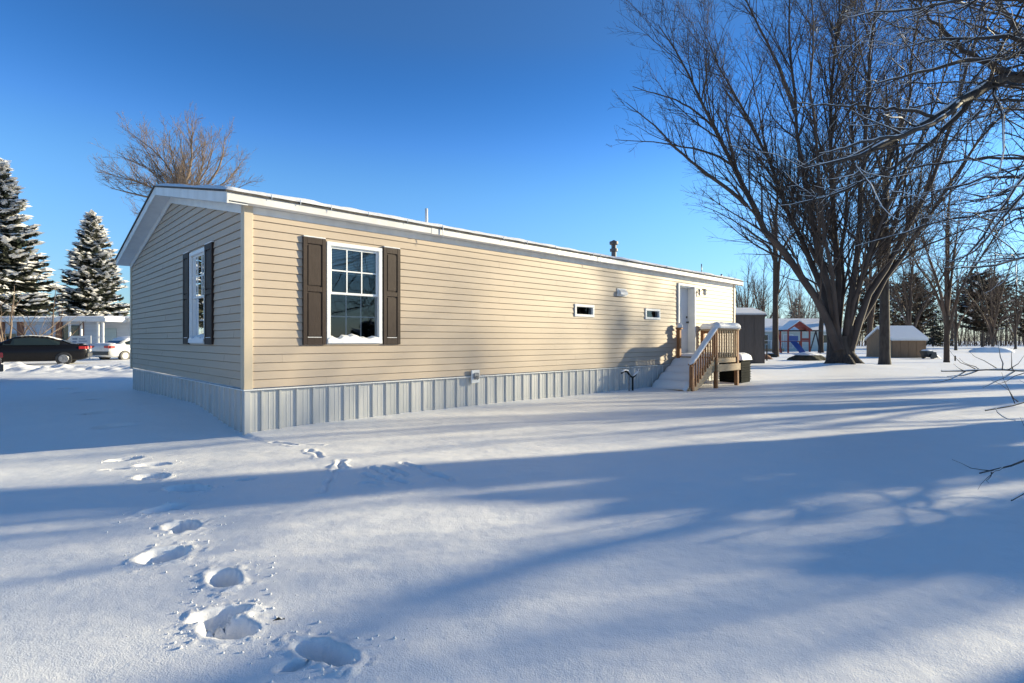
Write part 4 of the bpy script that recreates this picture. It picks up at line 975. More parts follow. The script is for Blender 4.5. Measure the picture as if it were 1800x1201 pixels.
MB().tube([(14.0, 0.3, rpz(0.3)-0.05), (14.0, 0.3, 3.22)], [0.03, 0.03], 8).build('vent_pipe', M['galv'], home, True)

# ------------------------------------------------------------ things next to the home (home-local frame)
def hthing(name, label, cat, s_, y_, z_=None, group=None, rz=0):
    w = H2W(s_, y_); zz = gz(w[0], w[1]) if z_ is None else z_
    return thing(name, label, cat, (w[0], w[1], zz), HA+rz, group)
# porch with steps
PO = (9.5, 0.0)
po = hthing('porch_steps', 'wooden porch landing with railed steps under snow at the white door', 'porch', PO[0], PO[1], 0.0)
q = lambda u, t_, z: (u-PO[0], -t_, z)
DK = 0.76
def pbox(u0, u1, t0, t1, z0, z1, nm, m, bev=0.004, par=po):
    return MB().box(q(u0, t0, z0), q(u1, t1, z1), bev).build(nm, m, par)
UL, UR, TF = 10.78, 11.98, 1.05
for (u, t_, zt, zb) in ((UL, TF, 1.44, -0.2), (UR, TF, 1.44, -0.2), (UR, 0.10, 1.44, -0.2), (10.62, 0.13, 1.46, 0.0), (9.55, TF, 0.56, -0.2)):
    pbox(u-0.045, u+0.045, t_-0.045, t_+0.045, zb, zt, 'post', M['wood'])
# deck
mb = MB()
for i in range(7): mb.box(q(10.60, 0.06+i*0.139, DK-0.035), q(UR+0.02, 0.06+i*0.139+0.134, DK), 0.003)
mb.build('landing', M['wood_l'], po)
pbox(UL+0.046, UR-0.046, TF-0.02, TF+0.018, DK-0.16, DK-0.037, 'rim_board', M['wood_l'])
pbox(UL-0.07, UR+0.07, TF+0.046, TF+0.082, DK-0.37, DK-0.19, 'beam', M['wood_l'])
pbox(UR-0.018, UR+0.02, 0.15, TF-0.05, DK-0.16, DK-0.037, 'rim_board', M['wood_l'])
pbox(UL+0.046, UR-0.046, TF-0.020, TF+0.019, DK+0.00, DK+0.09, 'bottom_rail', M['wood_l'])
# guards
pbox(UL-0.06, UR+0.06, TF-0.07, TF+0.07, 1.442, 1.48, 'cap_rail', M['wood_l'])
pbox(UR-0.07, UR+0.06, 0.04, TF-0.071, 1.442, 1.48, 'cap_rail', M['wood_l'])
pbox(UL+0.046, UR-0.046, TF-0.018, TF+0.018, 1.36, 1.44, 'top_rail', M['wood_l'])
pbox(UR-0.018, UR+0.018, 0.146, TF-0.046, 1.36, 1.44, 'top_rail', M['wood'])
pbox(10.56, 10.68, 0.06, 0.22, 1.461, 1.50, 'cap_rail', M['wood'])
for i in range(8):
    u = UL+0.13+i*(UR-UL-0.26)/7; pbox(u-0.018, u+0.018, TF+0.0195, TF+0.052, DK-0.02, 1.425, 'baluster', M['wood_l'], 0.002)
for i in range(6):
    t_ = 0.24+i*0.13; pbox(UR+0.0195, UR+0.052, t_-0.018, t_+0.018, DK-0.06, 1.425, 'baluster', M['wood'], 0.002)
# stairs: treads, stringers
NST = 4
for k in range(NST-1):
    z = DK-(k+1)*DK/NST; u1 = UL-0.10-k*0.29
    pbox(u1-0.30, u1, 0.10, TF-0.05, z-0.035, z, 'stair_tread', M['wood_l'], 0.003)
for t_ in (0.07, TF-0.03):
    mb = MB(); p = [q(UL-0.05, t_, DK-0.06), q(UL-0.05, t_, DK-0.34), q(9.62, t_, -0.1), q(9.42, t_, -0.1), q(9.42, t_, 0.02)]
    mb.prism(p, (0, -0.036, 0)); mb.build('stringer', M['wood_l'], po)
# sloping outer hand rail with balusters
ra, rb = Vector(q(9.50, TF, 0.60)), Vector(q(UL+0.02, TF, 1.50))
MB().bar(ra, rb, 0.13, 0.038).build('hand_rail', M['wood'], po)
MB().bar(ra-Vector((0, 0, 0.06)), rb-Vector((0, 0, 0.06)), 0.036, 0.08).build('hand_rail', M['wood'], po)
MB().bar(Vector(q(9.60, TF+0.006, 0.14)), Vector(q(UL-0.05, TF+0.006, 0.82)), 0.036, 0.10).build('bottom_rail', M['wood_l'], po)
for i in range(9):
    u = 9.67+i*(UL-0.10-9.67)/8.3; f_ = (u-9.5)/(UL+0.02-9.5); zt = 0.60+f_*0.9-0.02
    pbox(u-0.017, u+0.017, TF+0.025, TF+0.055, zt-0.62+0.0, zt, 'baluster', M['wood'], 0.002)
# snow on the porch: pillows on rails and a smooth drift down the steps
def pillow(path, w, h, nm='rail_snow', par=po, seg=10, noise=0.15, m=None, seed=0):
    """rounded ridge of snow along a polyline (flat base)"""
    rgp = random.Random(seed); P = [Vector(p) for p in path]
    out = []; tot = sum((b_-a_).length for a_, b_ in zip(P[:-1], P[1:])); n = max(6, int(tot/0.05))
    mb = MB(); rows = []
    for i in range(n+1):
        s_ = tot*i/n; acc = 0
        for a_, b_ in zip(P[:-1], P[1:]):
            L = (b_-a_).length
            if s_ <= acc+L+1e-6: p = a_+(b_-a_)*((s_-acc)/L); d_ = (b_-a_).normalized(); break
            acc += L
        side = Vector((d_.y, -d_.x, 0)).normalized()
        e = min(1.0, min(s_, tot-s_)/0.09+0.12)**0.5
        ww = w*0.5*e*(1+rgp.uniform(-noise, noise)*0.5); hh = h*e*(1+rgp.uniform(-noise, noise))
        rows.append([tuple(p+side*ww*math.cos(math.pi*j/seg)*1.04+Vector((0, 0, 1))*hh*math.sin(math.pi*j/seg)**0.7) for j in range(seg+1)])
    base = len(mb.v)
    for r_ in rows: mb.v += r_
    k = seg+1
    for i in range(len(rows)-1):
        for j in range(seg): mb.f.append((base+i*k+j, base+i*k+j+1, base+(i+1)*k+j+1, base+(i+1)*k+j))
    mb.f.append(tuple(base+j for j in range(k))); mb.f.append(tuple(base+(len(rows)-1)*k+j for j in range(k)))
    for i in range(len(rows)-1): mb.f.append((base+i*k, base+(i+1)*k, base+(i+1)*k+seg, base+i*k+seg))
    return mb.build(nm, m or M['snow_soft'], par, True)
pillow([q(UL-0.10, TF, 1.481), q(UR+0.08, TF, 1.481)], 0.24, 0.15, seed=1, noise=0.07)
pillow([q(UR, 0.02, 1.481), q(UR, TF+0.05, 1.481)], 0.24, 0.16, seed=2, noise=0.07)
pillow([q(9.46, TF, 0.605), q(UL+0.03, TF, 1.525)], 0.15, 0.06, seed=3)
pillow([q(10.55, 0.14, 1.501), q(10.70, 0.14, 1.501)], 0.17, 0.12, seed=4)
n1, n2 = 60, 24
SU = np.linspace(9.32, UR+0.0, n1); ST = np.linspace(0.04, TF-0.055, n2); A, B = np.meshgrid(SU, ST)
prof = np.interp(A, [9.32, 9.45, 9.62, 9.9, 10.2, 10.5, 10.70, 10.8, UR], [0.0, 0.10, 0.20, 0.36, 0.52, 0.70, 0.80, 0.83, 0.85])
stepw = 0.03*np.sin((A-9.5)/0.29*2*math.pi)*(A < 10.7)
zz = prof+stepw+0.02*fbm(A*4, B*4, 300, 3)-0.05*np.clip((0.10-np.minimum(B-0.04, TF-0.055-B))/0.10, 0, 1)**2
V = np.stack([A-PO[0], -B, zz], -1).reshape(-1, 3); idg = np.arange(n1*n2).reshape(n2, n1)
np_mesh('step_snow', V, np.stack([idg[:-1, :-1], idg[:-1, 1:], idg[1:, 1:], idg[1:, :-1]], -1).reshape(-1, 4), M['snow_soft'], po, True)

# pipes standing by the skirting
ps = hthing('utility_pipe', 'bent dark pipe with snow on it standing by the shaded skirting', 'pipe', 8.25, -0.22)
mb = MB(); mb.tube([(-0.34, 0, 0.42), (-0.25, 0, 0.46), (-0.12, 0, 0.44), (0.0, 0, 0.34), (0.10, 0, 0.30), (0.20, 0, 0.34), (0.30, 0, 0.44), (0.36, 0, 0.46)], 0.022, 8); mb.build('pipe_bend', M['ac'], ps, True)
mb = MB(); mb.tube([(0.10, 0, -0.1), (0.10, 0, 0.31)], 0.02, 8); mb.build('riser', M['ac'], ps, True)
mb = MB(); mb.tube([(-0.04, 0, -0.1), (-0.04, 0, 0.37)], 0.018, 8); mb.build('riser', M['galv'], ps, True)
pillow([(-0.34, 0, 0.44), (-0.22, 0, 0.48), (-0.10, 0, 0.455), (0.02, 0, 0.35)], 0.06, 0.03, 'pipe_snow', ps, seed=8)
pillow([(0.12, 0, 0.33), (0.24, 0, 0.39), (0.36, 0, 0.475)], 0.06, 0.03, 'pipe_snow', ps, seed=9)

# air conditioner behind the porch
ac = hthing('air_conditioner', 'black louvred air conditioner topped with rounded snow right of the porch', 'air conditioner', 12.85, -0.62)
MB().box((-0.31, -0.31, 0.0), (0.31, 0.31, 0.60), 0.02).build('cabinet', M['ac'], ac)
for k in range(7):
    mb = MB(); z = 0.07+k*0.07
    mb.box((-0.32, -0.325, z), (0.32, -0.312, z+0.03), 0.003); mb.box((-0.325, -0.31, z), (-0.312, 0.31, z+0.03), 0.003); mb.box((0.312, -0.31, z), (0.325, 0.31, z+0.03), 0.003)
    mb.build('louvre', M['galv'] if k % 7 == 9 else M['ac'], ac)
MB().box((-0.33, -0.33, 0.601), (0.33, 0.33, 0.63), 0.01).build('top_cover', M['ac'], ac)
nS = 18; uu = np.linspace(-1, 1, nS); A, B = np.meshgrid(uu, uu); rr = np.clip(1-np.maximum(np.abs(A), np.abs(B))**4, 0, 1)
V = np.stack([A*0.36, B*0.36, 0.625+0.20*rr**0.5*(1+0.06*fbm(A*2, B*2, 9, 2))], -1).reshape(-1, 3); idg = np.arange(nS*nS).reshape(nS, nS)
np_mesh('snow_cap', V, np.stack([idg[:-1, :-1], idg[:-1, 1:], idg[1:, 1:], idg[1:, :-1]], -1).reshape(-1, 4), M['snow_soft'], ac, True)

# dead leaf on the snow
lf = GP(487, 1092, 0)
lo = MB(); lo.face([(-0.02, 0, 0.004), (0, -0.009, 0.012), (0.022, 0, 0.01), (0.002, 0.010, 0.016)]); lo.face([(0.018, 0, 0.01), (0.03, 0.004, 0.016), (0.034, -0.002, 0.012)])
o = lo.build('dead_leaf', mat('leaf_brown', (0.16, 0.09, 0.04), 0.8), None, loc=(lf[0], lf[1], gz(lf[0], lf[1])+0.004)); tag(o, 'small brown dead leaf lying on the foreground snow', 'leaf')

# ============================================================ background buildings
def gable_house(name, label, cat, x0, x1, y0, y1, ze, zr, wallm, roofm, base_z_=0.0, axis_='x', ov=0.25, snow=True, rz=0):
    """ridge along x (axis_='x') or y"""
    cx, cy = (x0+x1)/2, (y0+y1)/2
    t = thing(name, label, cat, (cx, cy, base_z_), rz)
    hx, hy = (x1-x0)/2, (y1-y0)/2; e = ze-base_z_; r = zr-base_z_
    mb = MB()
    if axis_ == 'x': mb.prism([(-hx, -hy, -0.3), (-hx, hy, -0.3), (-hx, hy, e), (-hx, 0, r), (-hx, -hy, e)], (2*hx, 0, 0))
    else: mb.prism([(-hx, -hy, -0.3), (hx, -hy, -0.3), (hx, -hy, e), (0, -hy, r), (-hx, -hy, e)], (0, 2*hy, 0))
    mb.build('wall', wallm, t)
    mb = MB(); sb = MB(); sl = (r-e)/(hy if axis_ == 'x' else hx)
    for sg in (-1, 1):
        w = hy if axis_ == 'x' else hx; L = (hx if axis_ == 'x' else hy)+ov
        def pt(a_, dz, l): return (l, sg*a_, r-sl*a_+dz) if axis_ == 'x' else (sg*a_, l, r-sl*a_+dz)
        for (bld, d0, d1, ex) in ((mb, 0.01, 0.10, 0.0), (sb, 0.101, 0.19, -0.02)):
            p = [pt(0, d0, -L-ex), pt(w+ov+ex, d0, -L-ex), pt(w+ov+ex, d1, -L-ex), pt(0, d1, -L-ex)]
            off_ = (2*L+2*ex, 0, 0) if axis_ == 'x' else (0, 2*L+2*ex, 0)
            bld.prism(p, off_)
    mb.build('roof', roofm, t)
    if snow: sb.build('roof_snow', M['snow_soft'], t)
    return t
m_brownw = mat('brown_siding', (0.10, 0.085, 0.075), 0.7, (0.13, 0.11, 0.10), 6, stretch=(4, 4, 0.4))
m_blueg = mat('blue_grey_siding', (0.40, 0.48, 0.47), 0.6, (0.46, 0.54, 0.53), 1.5, stretch=(0.5, 0.5, 5))
m_tanw = mat('tan_boards', (0.21, 0.13, 0.075), 0.75, (0.25, 0.16, 0.09), 5, stretch=(4, 4, 0.4))
m_whites = mat('white_siding', (0.62, 0.64, 0.66), 0.6, (0.52, 0.54, 0.57), 1.0, stretch=(0.6, 0.6, 6))
m_brick = mat('orange_brick', (0.36, 0.14, 0.07), 0.85, (0.28, 0.12, 0.07), 6)
m_dkglass = mat('dark_glass', (0.02, 0.03, 0.03), 0.08, spec=0.8)
m_red = mat('red_paint', (0.30, 0.05, 0.035), 0.6, (0.22, 0.04, 0.03), 4)
m_blue = mat('blue_plastic', (0.05, 0.10, 0.30), 0.5)
# brown shed behind the far end of the home
sh = gable_house('brown_shed', 'dark brown upright shed past the far corner of the home', 'shed', 10.0, 13.0, 28.0, 31.0, 2.40, 2.75, m_brownw, m_brownw, -0.05, ov=0.08)
for k in range(7):
    MB().box((-1.46+k*0.487-0.02, -1.515, 0), (-1.46+k*0.487+0.02, -1.501, 2.4)).build('batten', m_brownw, sh)
# blue grey house
bh = gable_house('ranch_house', 'long pale blue grey house with snowy roof behind the playset', 'house', 24.6, 34.0, 56, 63, 2.10, 3.35, m_blueg, M['white'], 0.0)
def face_win(par, u, z, w, h, yl, m=m_dkglass, fm=M['white'], nm='window'):
    f_ = MB()
    f_.box((u-w/2-0.06, yl-0.05, z-h/2-0.06), (u+w/2+0.06, yl-0.002, z-h/2)); f_.box((u-w/2-0.06, yl-0.05, z+h/2), (u+w/2+0.06, yl-0.002, z+h/2+0.06))
    f_.box((u-w/2-0.06, yl-0.049, z-h/2), (u-w/2, yl-0.002, z+h/2)); f_.box((u+w/2, yl-0.049, z-h/2), (u+w/2+0.06, yl-0.002, z+h/2)); f_.box((u-0.02, yl-0.045, z-h/2), (u+0.02, yl-0.002, z+h/2))
    f_ = f_.build(nm, fm, par); MB().face([(u-w/2, yl-0.02, z-h/2), (u+w/2, yl-0.02, z-h/2), (u+w/2, yl-0.02, z+h/2), (u-w/2, yl-0.02, z+h/2)]).build('pane', m, f_); return f_
face_win(bh, -3.4, 1.25, 0.8, 0.9, -3.5); face_win(bh, -0.9, 1.05, 0.9, 1.3, -3.5, m=mat('pale_curtain', (0.45, 0.47, 0.48), 0.5)); face_win(bh, 2.7, 1.3, 0.8, 0.8, -3.5)
mb = MB()
for u in (-4.2, -3.2, -2.2): mb.box((u, -4.6, -0.2), (u+0.08, -4.52, 1.1))
mb.box((-4.2, -4.62, 1.1), (-2.1, -4.5, 1.16)); mb.build('porch_rail', M['white'], bh)
MB().box((-4.3, -4.7, -0.2), (-1.9, -3.51, 0.3)).build('porch_floor', M['wood_l'], bh)
# second, teal roof building left of it
bh2 = gable_house('neighbour_house', 'teal walled house end peeking out past the brown shed', 'house', 26.2, 33.0, 68, 74, 2.0, 3.6, mat('teal_wall', (0.16, 0.30, 0.36), 0.6), M['white'], 0.0)
# playset
D = 49
ply = thing('playset', 'red wooden playset tower with gabled roof and swing beam before the blue grey house', 'playset', ((1397-900)/F*D, D, 0))
for (x, y) in ((-0.95, -0.7), (0.95, -0.7), (-0.95, 0.7), (0.95, 0.7)): MB().box((x-0.06, y-0.06, -0.2), (x+0.06, y+0.06, 2.1), 0.01).build('post', m_red, ply)
mb = MB(); mb.prism([(-1.15, -0.85, 2.05), (0, -0.85, 2.85), (1.15, -0.85, 2.05), (1.05, -0.85, 1.98), (0, -0.85, 2.72), (-1.05, -0.85, 1.98)], (0, 1.7, 0)); mb.build('roof', m_red, ply)
mb = MB(); mb.prism([(-0.5, -0.80, 2.38), (0, -0.80, 2.72), (0.5, -0.80, 2.38)], (0, 0.04, 0)); mb.build('gable_panel', m_red, ply)
mb = MB(); mb.prism([(-1.12, -0.9, 2.10), (0, -0.9, 2.88), (1.12, -0.9, 2.10), (0, -0.9, 2.97)], (0, 1.8, 0)); mb.build('roof_snow', M['snow_soft'], ply)
MB().box((-1.0, -0.75, 1.02), (1.0, 0.75, 1.10)).build('platform', m_red, ply)
MB().box((-0.9, -0.78, 1.12), (-0.1, -0.74, 1.55)).build('side_panel', m_blue, ply)
MB().box((0.15, -0.78, 1.12), (0.9, -0.74, 1.35)).build('side_panel', m_red, ply)
MB().box((0.0, -0.78, 0.05), (0.10, -0.72, 1.02)).build('ladder', m_red, ply)
mb = MB(); mb.prism([(-0.8, -0.8, 1.02), (-0.25, -0.8, 1.02), (-0.25, -2.3, 0.1), (-0.8, -2.3, 0.1)], (0, 0, 0.06)); mb.build('slide', m_blue, ply)
mb = MB(); mb.bar((-1.9, 0, 2.02), (2.4, 0, 2.02), 0.12, 0.14); mb.build('swing_beam', M['black'], ply)
for x in (1.9, -1.5):
    mb = MB(); mb.bar((x, 0, 2.0), (x-0.1, -0.9, -0.1), 0.08); mb.bar((x, 0, 2.0), (x-0.1, 0.9, -0.1), 0.08); mb.build('swing_leg', M['black'] if x > 0 else m_red, ply)
# small red shed
rs = gable_house('red_shed', 'small red shed with snowy roof beside the brown shed', 'shed', (1322-900)/F*54, (1335-900)/F*54+0.05, 54, 55.2, 1.35, 1.6, m_red, M['white'], 0.2, ov=0.1)
# tan shed
ts = gable_house('tan_shed', 'low tan shed with snow covered roof right of the dark straight trunk', 'shed', (1568-900)/F*36, (1628-900)/F*36, 36, 38.6, 1.20, 1.98, m_tanw, M['white'], 0.0, ov=0.10)
for k in range(5): MB().box((-1.1+k*0.53, -1.315, -0.2), (-1.06+k*0.53, -1.301, 1.15)).build('batten', m_tanw, ts)
# snow topped things in the far yard
def blob(name, label, cat, x, y, a, b, h, m_under, seed, cap=0.7):
    t = thing(name, label, cat, (x, y, gz(x, y)))
    n = 26; th_ = np.linspace(0, 2*math.pi, n, endpoint=False); rows = 7
    def dome(sc, z0, zh, lo_, hi_, m, nm):
        V = []
        for j in range(rows+1):
            f_ = lo_+(hi_-lo_)*j/rows; r = math.cos(f_*math.pi/2)
            for k_, tt in enumerate(th_):
                nn = 1+0.16*math.sin(3*tt+seed)+0.1*math.sin(7*tt+2*seed+j)
                V.append((a*r*sc*nn*math.cos(tt), b*r*sc*nn*math.sin(tt), z0+zh*math.sin(f_*math.pi/2)))
        Fq_ = []
        for j in range(rows):
            for k_ in range(n): Fq_.append((j*n+k_, j*n+(k_+1) % n, (j+1)*n+(k_+1) % n, (j+1)*n+k_))
        np_mesh(nm, V, Fq_, m, t, True)
    dome(1.0, -0.1, h, 0.0, 0.99, m_under, 'mound'); dome(0.92, -0.03, h*1.02, 1-cap, 0.995, M['snow_soft'], 'snow_cap')
    return t
m_brush = mat('brush', (0.07, 0.055, 0.035), 0.9, (0.02, 0.03, 0.02), 4, 0.05, 6)
blob('brush_pile', 'dark brush mound half under snow between the playset and the maple', 'brush pile', *GP(1420, 634)[:2], 1.1, 0.6, 0.5, m_brush, 1, 0.55)
blob('wood_pile', 'reddish brown log heap dusted with snow right of the brown shed', 'wood pile', *GP(1334, 632)[:2], 0.75, 0.5, 0.45, mat('red_logs', (0.28, 0.13, 0.08), 0.9, (0.1, 0.06, 0.04), 8), 2, 0.45)
blob('rubble_pile', 'low speckled leaf heap left of the slim brown trunk', 'pile', *GP(1352, 629)[:2], 0.5, 0.4, 0.35, m_brush, 3, 0.4)
blob('yard_mound', 'low white snow mound far right in front of the woods', 'snow mound', *GP(1742, 620)[:2], 2.0, 1.0, 0.55, M['snow'], 4, 0.9)
# wheel barrow like dark cart beside the tan shed
ct = thing('yard_cart', 'black yard cart with snow inside beside the tan shed', 'cart', (*GP(1640, 631), 0.0), 0.2)
MB().tube([(-0.1, -0.1, 0.16), (-0.1, -0.02, 0.16)], 0.16, 18).build('wheel', M['black'], ct); MB().tube([(-0.1, 0.52, 0.16), (-0.1, 0.60, 0.16)], 0.16, 18).build('wheel', M['black'], ct)
mb = MB(); mb.prism([(-0.5, 0, 0.5), (0.25, 0, 0.42), (0.38, 0, 0.05), (-0.3, 0, 0.12)], (0, 0.5, 0)); mb.build('tub', M['black'], ct)
pillow([(-0.45, 0.25, 0.50), (0.2, 0.25, 0.44)], 0.45, 0.10, 'snow_cap', ct, seed=12)
mb = MB(); mb.tube([(0.3, 0.1, 0.3), (0.7, 0.1, 0.0)], 0.02, 6); mb.tube([(0.3, 0.4, 0.3), (0.7, 0.4, 0.0)], 0.02, 6); mb.build('handle', M['black'], ct)
# thin posts in the far yard
for (px, py, hgt, lab) in ((1348, 634, 0.9, 'thin dark stake near the wood pile'), (1679, 634, 0.28, 'short dark stake behind the drooping twigs')):
    x, y = GP(px, py); o = MB().box((-0.03, -0.03, -0.2), (0.03, 0.03, hgt), 0.006).build('yard_stake', M['bark_dark'], None, loc=(x, y, 0)); tag(o, lab, 'stake')

# ---- neighbour on the left
DN = 41.0
def nx_(px): return (px-900)/F*DN
nh = thing('white_house', 'white sided neighbour house with orange brick panels and a flat snowy porch roof', 'house', (nx_(110), DN, -0.2))
X0, X1 = nx_(-140)-nx_(110), nx_(330)-nx_(110)
HT = 3.0
MB().box((X0, 0, -0.3), (X1, 6, HT-0.25)).build('wall', m_whites, nh)
MB().box((X0-0.3, -0.5, HT-0.249), (X1+0.3, 6.3, HT-0.02)).build('roof', M['white'], nh)
pillow([(X0-0.3, 3.0, HT-0.03), (X1+0.3, 3.0, HT-0.03)], 7.0, 0.28, 'roof_snow', nh, seed=20, noise=0.05)
def lx_(px): return nx_(px)-nx_(110)
for (a_, b_) in ((-40, 9), (32, 42), (100, 110), (142, 147)): MB().box((lx_(a_), -0.12, -0.3), (lx_(b_), -0.001, HT-0.26)).build('brick_panel', m_brick, nh)
MB().box((lx_(100), -0.10, -0.3), (lx_(122), -0.002, 1.0)).build('brick_panel', m_brick, nh)
face_win(nh, (lx_(110)+lx_(142))/2, 1.95, 1.15, 0.95, -0.04, fm=M['black'])
face_win(nh, (lx_(9)+lx_(32))/2, 1.3, 0.8, 1.1, -0.04, fm=M['galv'])
MB().box((lx_(184), -0.06, 0.1), (lx_(205), -0.002, 2.3)).build('door', m_blueg, nh)
for px in (167, 186, 214, 222): MB().box((lx_(px)-0.06, -2.4, -0.3), (lx_(px)+0.06, -2.28, HT-0.30), 0.01).build('porch_post', M['white'], nh)
MB().box((lx_(150), -2.7, HT-0.299), (lx_(232), -0.51, HT-0.05)).build('porch_roof', M['white'], nh)
MB().box((lx_(168), -2.38, 0.75), (lx_(213), -2.32, 0.82)).build('porch_rail', M['black'], nh)
pillow([(lx_(150), -1.6, HT-0.05), (lx_(232), -1.6, HT-0.05)], 2.2, 0.16, 'roof_snow', nh, seed=21, noise=0.05)

# ------------------------------------------------------------ cars
def car(name, label, loc, rz, paint, kind='sedan', snow=0.0, group='cars parked beyond the snow bank'):
    t = thing(name, label, 'car', loc, rz, group)
    # x: rear (-) to front (+), 4.75 long
    if kind == 'sedan':
        st = [(-2.36, 0.42, 0.80, 0.72), (-2.30, 0.32, 1.00, 0.80), (-2.05, 0.24, 1.06, 0.87), (-1.5, 0.22, 1.03, 0.90), (-0.8, 0.20, 0.98, 0.91), (0.2, 0.20, 0.96, 0.91), (1.0, 0.20, 0.95, 0.90), (1.6, 0.22, 0.88, 0.88), (2.1, 0.24, 0.76, 0.82), (2.36, 0.32, 0.62, 0.66)]
        cab = [(-1.75, 0.99, 0.64), (-1.25, 1.24, 0.60), (-0.75, 1.40, 0.58), (-0.1, 1.45, 0.58), (0.45, 1.40, 0.59), (0.85, 1.20, 0.63), (1.30, 0.93, 0.70)]
    else:
        st = [(-2.25, 0.42, 0.90, 0.80), (-2.20, 0.30, 1.06, 0.88), (-2.0, 0.26, 1.10, 0.91), (-1.2, 0.24, 1.08, 0.92), (0.0, 0.24, 1.05, 0.92), (0.9, 0.24, 1.03, 0.91), (1.5, 0.26, 0.98, 0.88), (2.0, 0.28, 0.86, 0.82), (2.25, 0.36, 0.70, 0.66)]
        cab = [(-2.12, 1.05, 0.74), (-1.85, 1.48, 0.62), (-1.2, 1.62, 0.62), (-0.2, 1.65, 0.62), (0.4, 1.58, 0.63), (0.8, 1.36, 0.66), (1.25, 1.03, 0.72)]
    def loft(rings, m, nm, par):
        mb = MB(); k = len(rings[0])
        for r_ in rings: mb.v += r_
        for i in range(len(rings)-1):
            for j in range(k): mb.f.append((i*k+j, i*k+(j+1) % k, (i+1)*k+(j+1) % k, (i+1)*k+j))
        mb.f.append(tuple(range(k))); mb.f.append(tuple((len(rings)-1)*k+j for j in range(k)))
        return mb.build(nm, m, par, True)
    rings = []
    for (x, zb, zt, hw) in st:
        r = []
        zm = zb+(zt-zb)*0.55
        for (yy, z) in ((-0.8*hw, zb), (-0.97*hw, zb+0.08), (-hw, zm), (-0.96*hw, zt-0.07), (-0.86*hw, zt), (0, zt+0.02), (0.86*hw, zt), (0.96*hw, zt-0.07), (hw, zm), (0.97*hw, zb+0.08), (0.8*hw, zb)): r.append((x, yy, z))
        rings.append(r)
    body = loft(rings, paint, 'body', t)
    rings = []
    for (x, zt, hw) in cab:
        zb = 0.92 if kind == 'sedan' else 1.0
        rings.append([(x, -0.80, zb), (x, -0.80+0.02, min(zb+0.06, zt)), (x, -hw-0.02, max(zt-0.06, zb+0.01)), (x, -hw+0.08, zt), (x, 0, zt+0.02), (x, hw-0.08, zt), (x, hw+0.02, max(zt-0.06, zb+0.01)), (x, 0.78, min(zb+0.06, zt)), (x, 0.80, zb)])
    loft(rings, paint, 'cabin', t)
    # glass: sides and rear following the cabin shape, just proud
    for sg in (-1, 1):
        mb = MB(); zb = 1.0 if kind == 'sedan' else 1.10
        tops = [(x, zt-0.09, hw) for (x, zt, hw) in cab[1:-1]]
        low = [(x, zb) for (x, _, _) in cab[1:-1]]
        for i in range(len(tops)-1):
            (xa, za, ha), (xb, zb2, hb) = tops[i], tops[i+1]
            mb.face([(xa, sg*0.795, zb), (xb, sg*0.795, zb), (xb, sg*(hb+0.045), zb2), (xa, sg*(ha+0.045), za)])
        mb.build('side_window', m_dkglass, t)
    (xa, za, ha), (xb, zb_, hb) = cab[0], cab[1]
    f0, f1 = 0.16, 0.92
    def lp(f_): return (xa+(xb-xa)*f_-0.03, za+(zb_-za)*f_+0.02, ha+(hb-ha)*f_-0.06)
    A_, B_ = lp(f0), lp(f1)
    MB().face([(A_[0], -A_[2], A_[1]), (A_[0], A_[2], A_[1]), (B_[0], B_[2], B_[1]), (B_[0], -B_[2], B_[1])]).build('rear_window', m_dkglass, t)
    m_tl = mat('tail_lens', (0.45, 0.02, 0.02), 0.25)
    L0 = st[0][0]
    for sg in (-1, 1):
        mb = MB(); z0 = 0.78 if kind == 'sedan' else 0.86
        mb.box((L0+0.0, sg*0.42, z0), (L0+0.09, sg*0.80, z0+0.16), 0.02); mb.box((L0+0.08, sg*0.76, z0+0.01), (L0+0.36, sg*0.885, z0+0.15), 0.02); mb.build('tail_light', m_tl, t)
        mb = MB(); mb.box((-st[0][0]-0.28, sg*0.50, 0.60), (-st[0][0]-0.06, sg*0.82, 0.72), 0.02); mb.build('headlight', M['galv'], t)
    MB().box((L0-0.03, -0.80, 0.38), (L0+0.10, 0.80, 0.60), 0.03).build('bumper', M['black'], t)
    MB().box((L0-0.035, -0.25, 0.66), (L0-0.002, 0.25, 0.78), 0.004).build('number_plate', M['white'], t)
    for xw in (-1.42, 1.42):
        for sg in (-1, 1):
            w_ = MB().tube([(xw, sg*0.70, 0.32), (xw, sg*0.72, 0.32), (xw, sg*0.91, 0.32), (xw, sg*0.93, 0.32)], [0.30, 0.33, 0.33, 0.29], 24).build('wheel', M['black'], t)
            MB().tube([(xw, sg*0.925, 0.32), (xw, sg*0.945, 0.32)], [0.21, 0.19], 14).build('rim', M['galv'], w_)
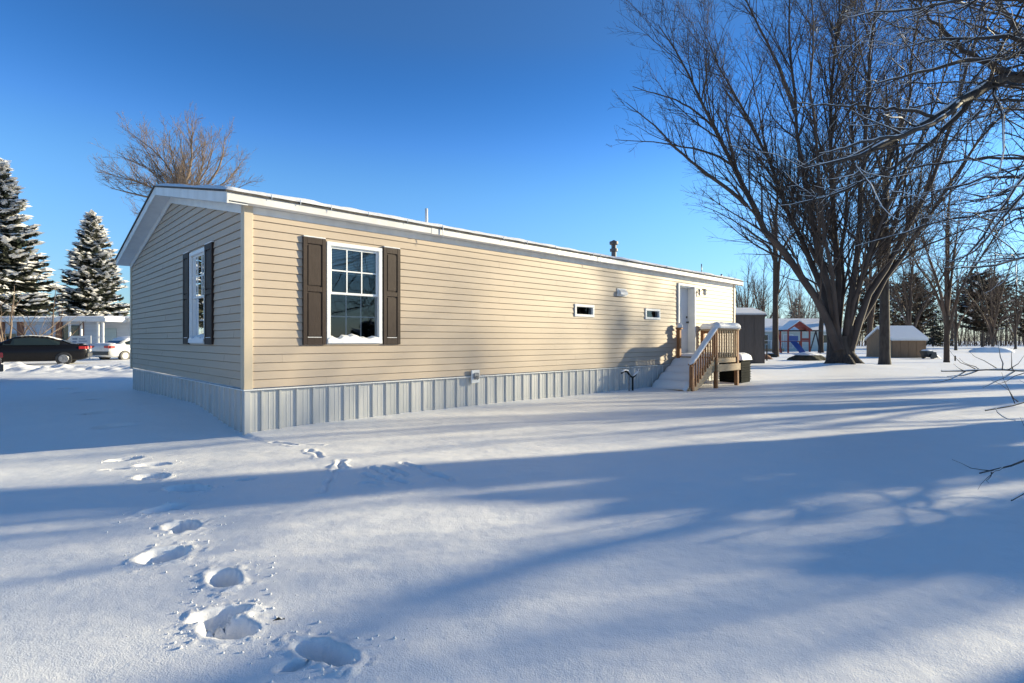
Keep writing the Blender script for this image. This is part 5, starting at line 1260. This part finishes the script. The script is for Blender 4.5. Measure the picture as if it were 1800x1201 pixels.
    if snow > 0:
        xm0, xm1 = cab[1][0], cab[-3][0]
        pillow([(xm0, 0, cab[1][1]), (cab[2][0], 0, cab[2][1]+0.01), (cab[3][0], 0, cab[3][1]+0.01), (xm1, 0, cab[-3][1]+0.01)], 1.15, 0.10*snow, 'roof_snow', t, seed=30)
        if kind == 'sedan': pillow([(L0+0.1, 0, st[1][2]+0.02), (cab[0][0]-0.03, 0, 1.05)], 1.5, 0.07*snow, 'trunk_snow', t, seed=31)
    return t
m_carblack = mat('black_car_paint', (0.008, 0.008, 0.010), 0.25, spec=0.25)
m_carwhite = mat('white_car_paint', (0.72, 0.71, 0.68), 0.3, spec=0.5)
m_carred = mat('dark_red_car_paint', (0.10, 0.012, 0.015), 0.25, spec=0.5)
D1 = 26.5; xr = (160-900)/F*(D1+0.9)
car('parked_car', 'black sedan seen from its side behind the snow bank on the left', ((158-900)/F*28.2-2.36*math.cos(R(32)), 28.2-2.36*math.sin(R(32)), -0.06), math.pi+R(32), m_carblack, 'sedan', 0.25)
D2 = 33; xc = (184-900)/F*D2
car('parked_car', 'snow covered white car seen from behind between the black sedan and the gable wall', (xc+0.55, D2+2.0, -0.10), R(72), m_carwhite, 'sedan', 0.9)
D3 = 14.2; xr3 = -14.85
car('parked_car', 'dark red car of which only the rear corner shows at the left edge', (xr3-2.36, D3+0.9, -0.12), math.pi, m_carred, 'sedan', 0.0)
# real estate style board beside the cars
sg = thing('yard_sign', 'white yard board on two legs behind the black sedan', 'sign', ((142-900)/F*34, 34, -0.1))
MB().box((-0.65, -0.02, 1.0), (0.65, 0.02, 1.55), 0.01).build('board', M['white'], sg)
mb = MB(); 
for (a_, b_, c_, d_) in ((-0.5, -0.2, 1.3, 1.4), (-0.1, 0.3, 1.32, 1.38), (-0.1, 0.4, 1.18, 1.24), (-0.5, -0.25, 1.12, 1.22)): mb.box((a_, -0.03, c_), (b_, -0.0215, d_))
mb.build('lettering', mat('grey_blue_print', (0.25, 0.3, 0.38), 0.6), sg)
for x in (-0.55, 0.55): MB().box((x-0.03, -0.018, -0.2), (x+0.03, 0.018, 0.999)).build('leg', M['white'], sg)
# overhead wires? none in the photograph
print('objects', len(bpy.data.objects))
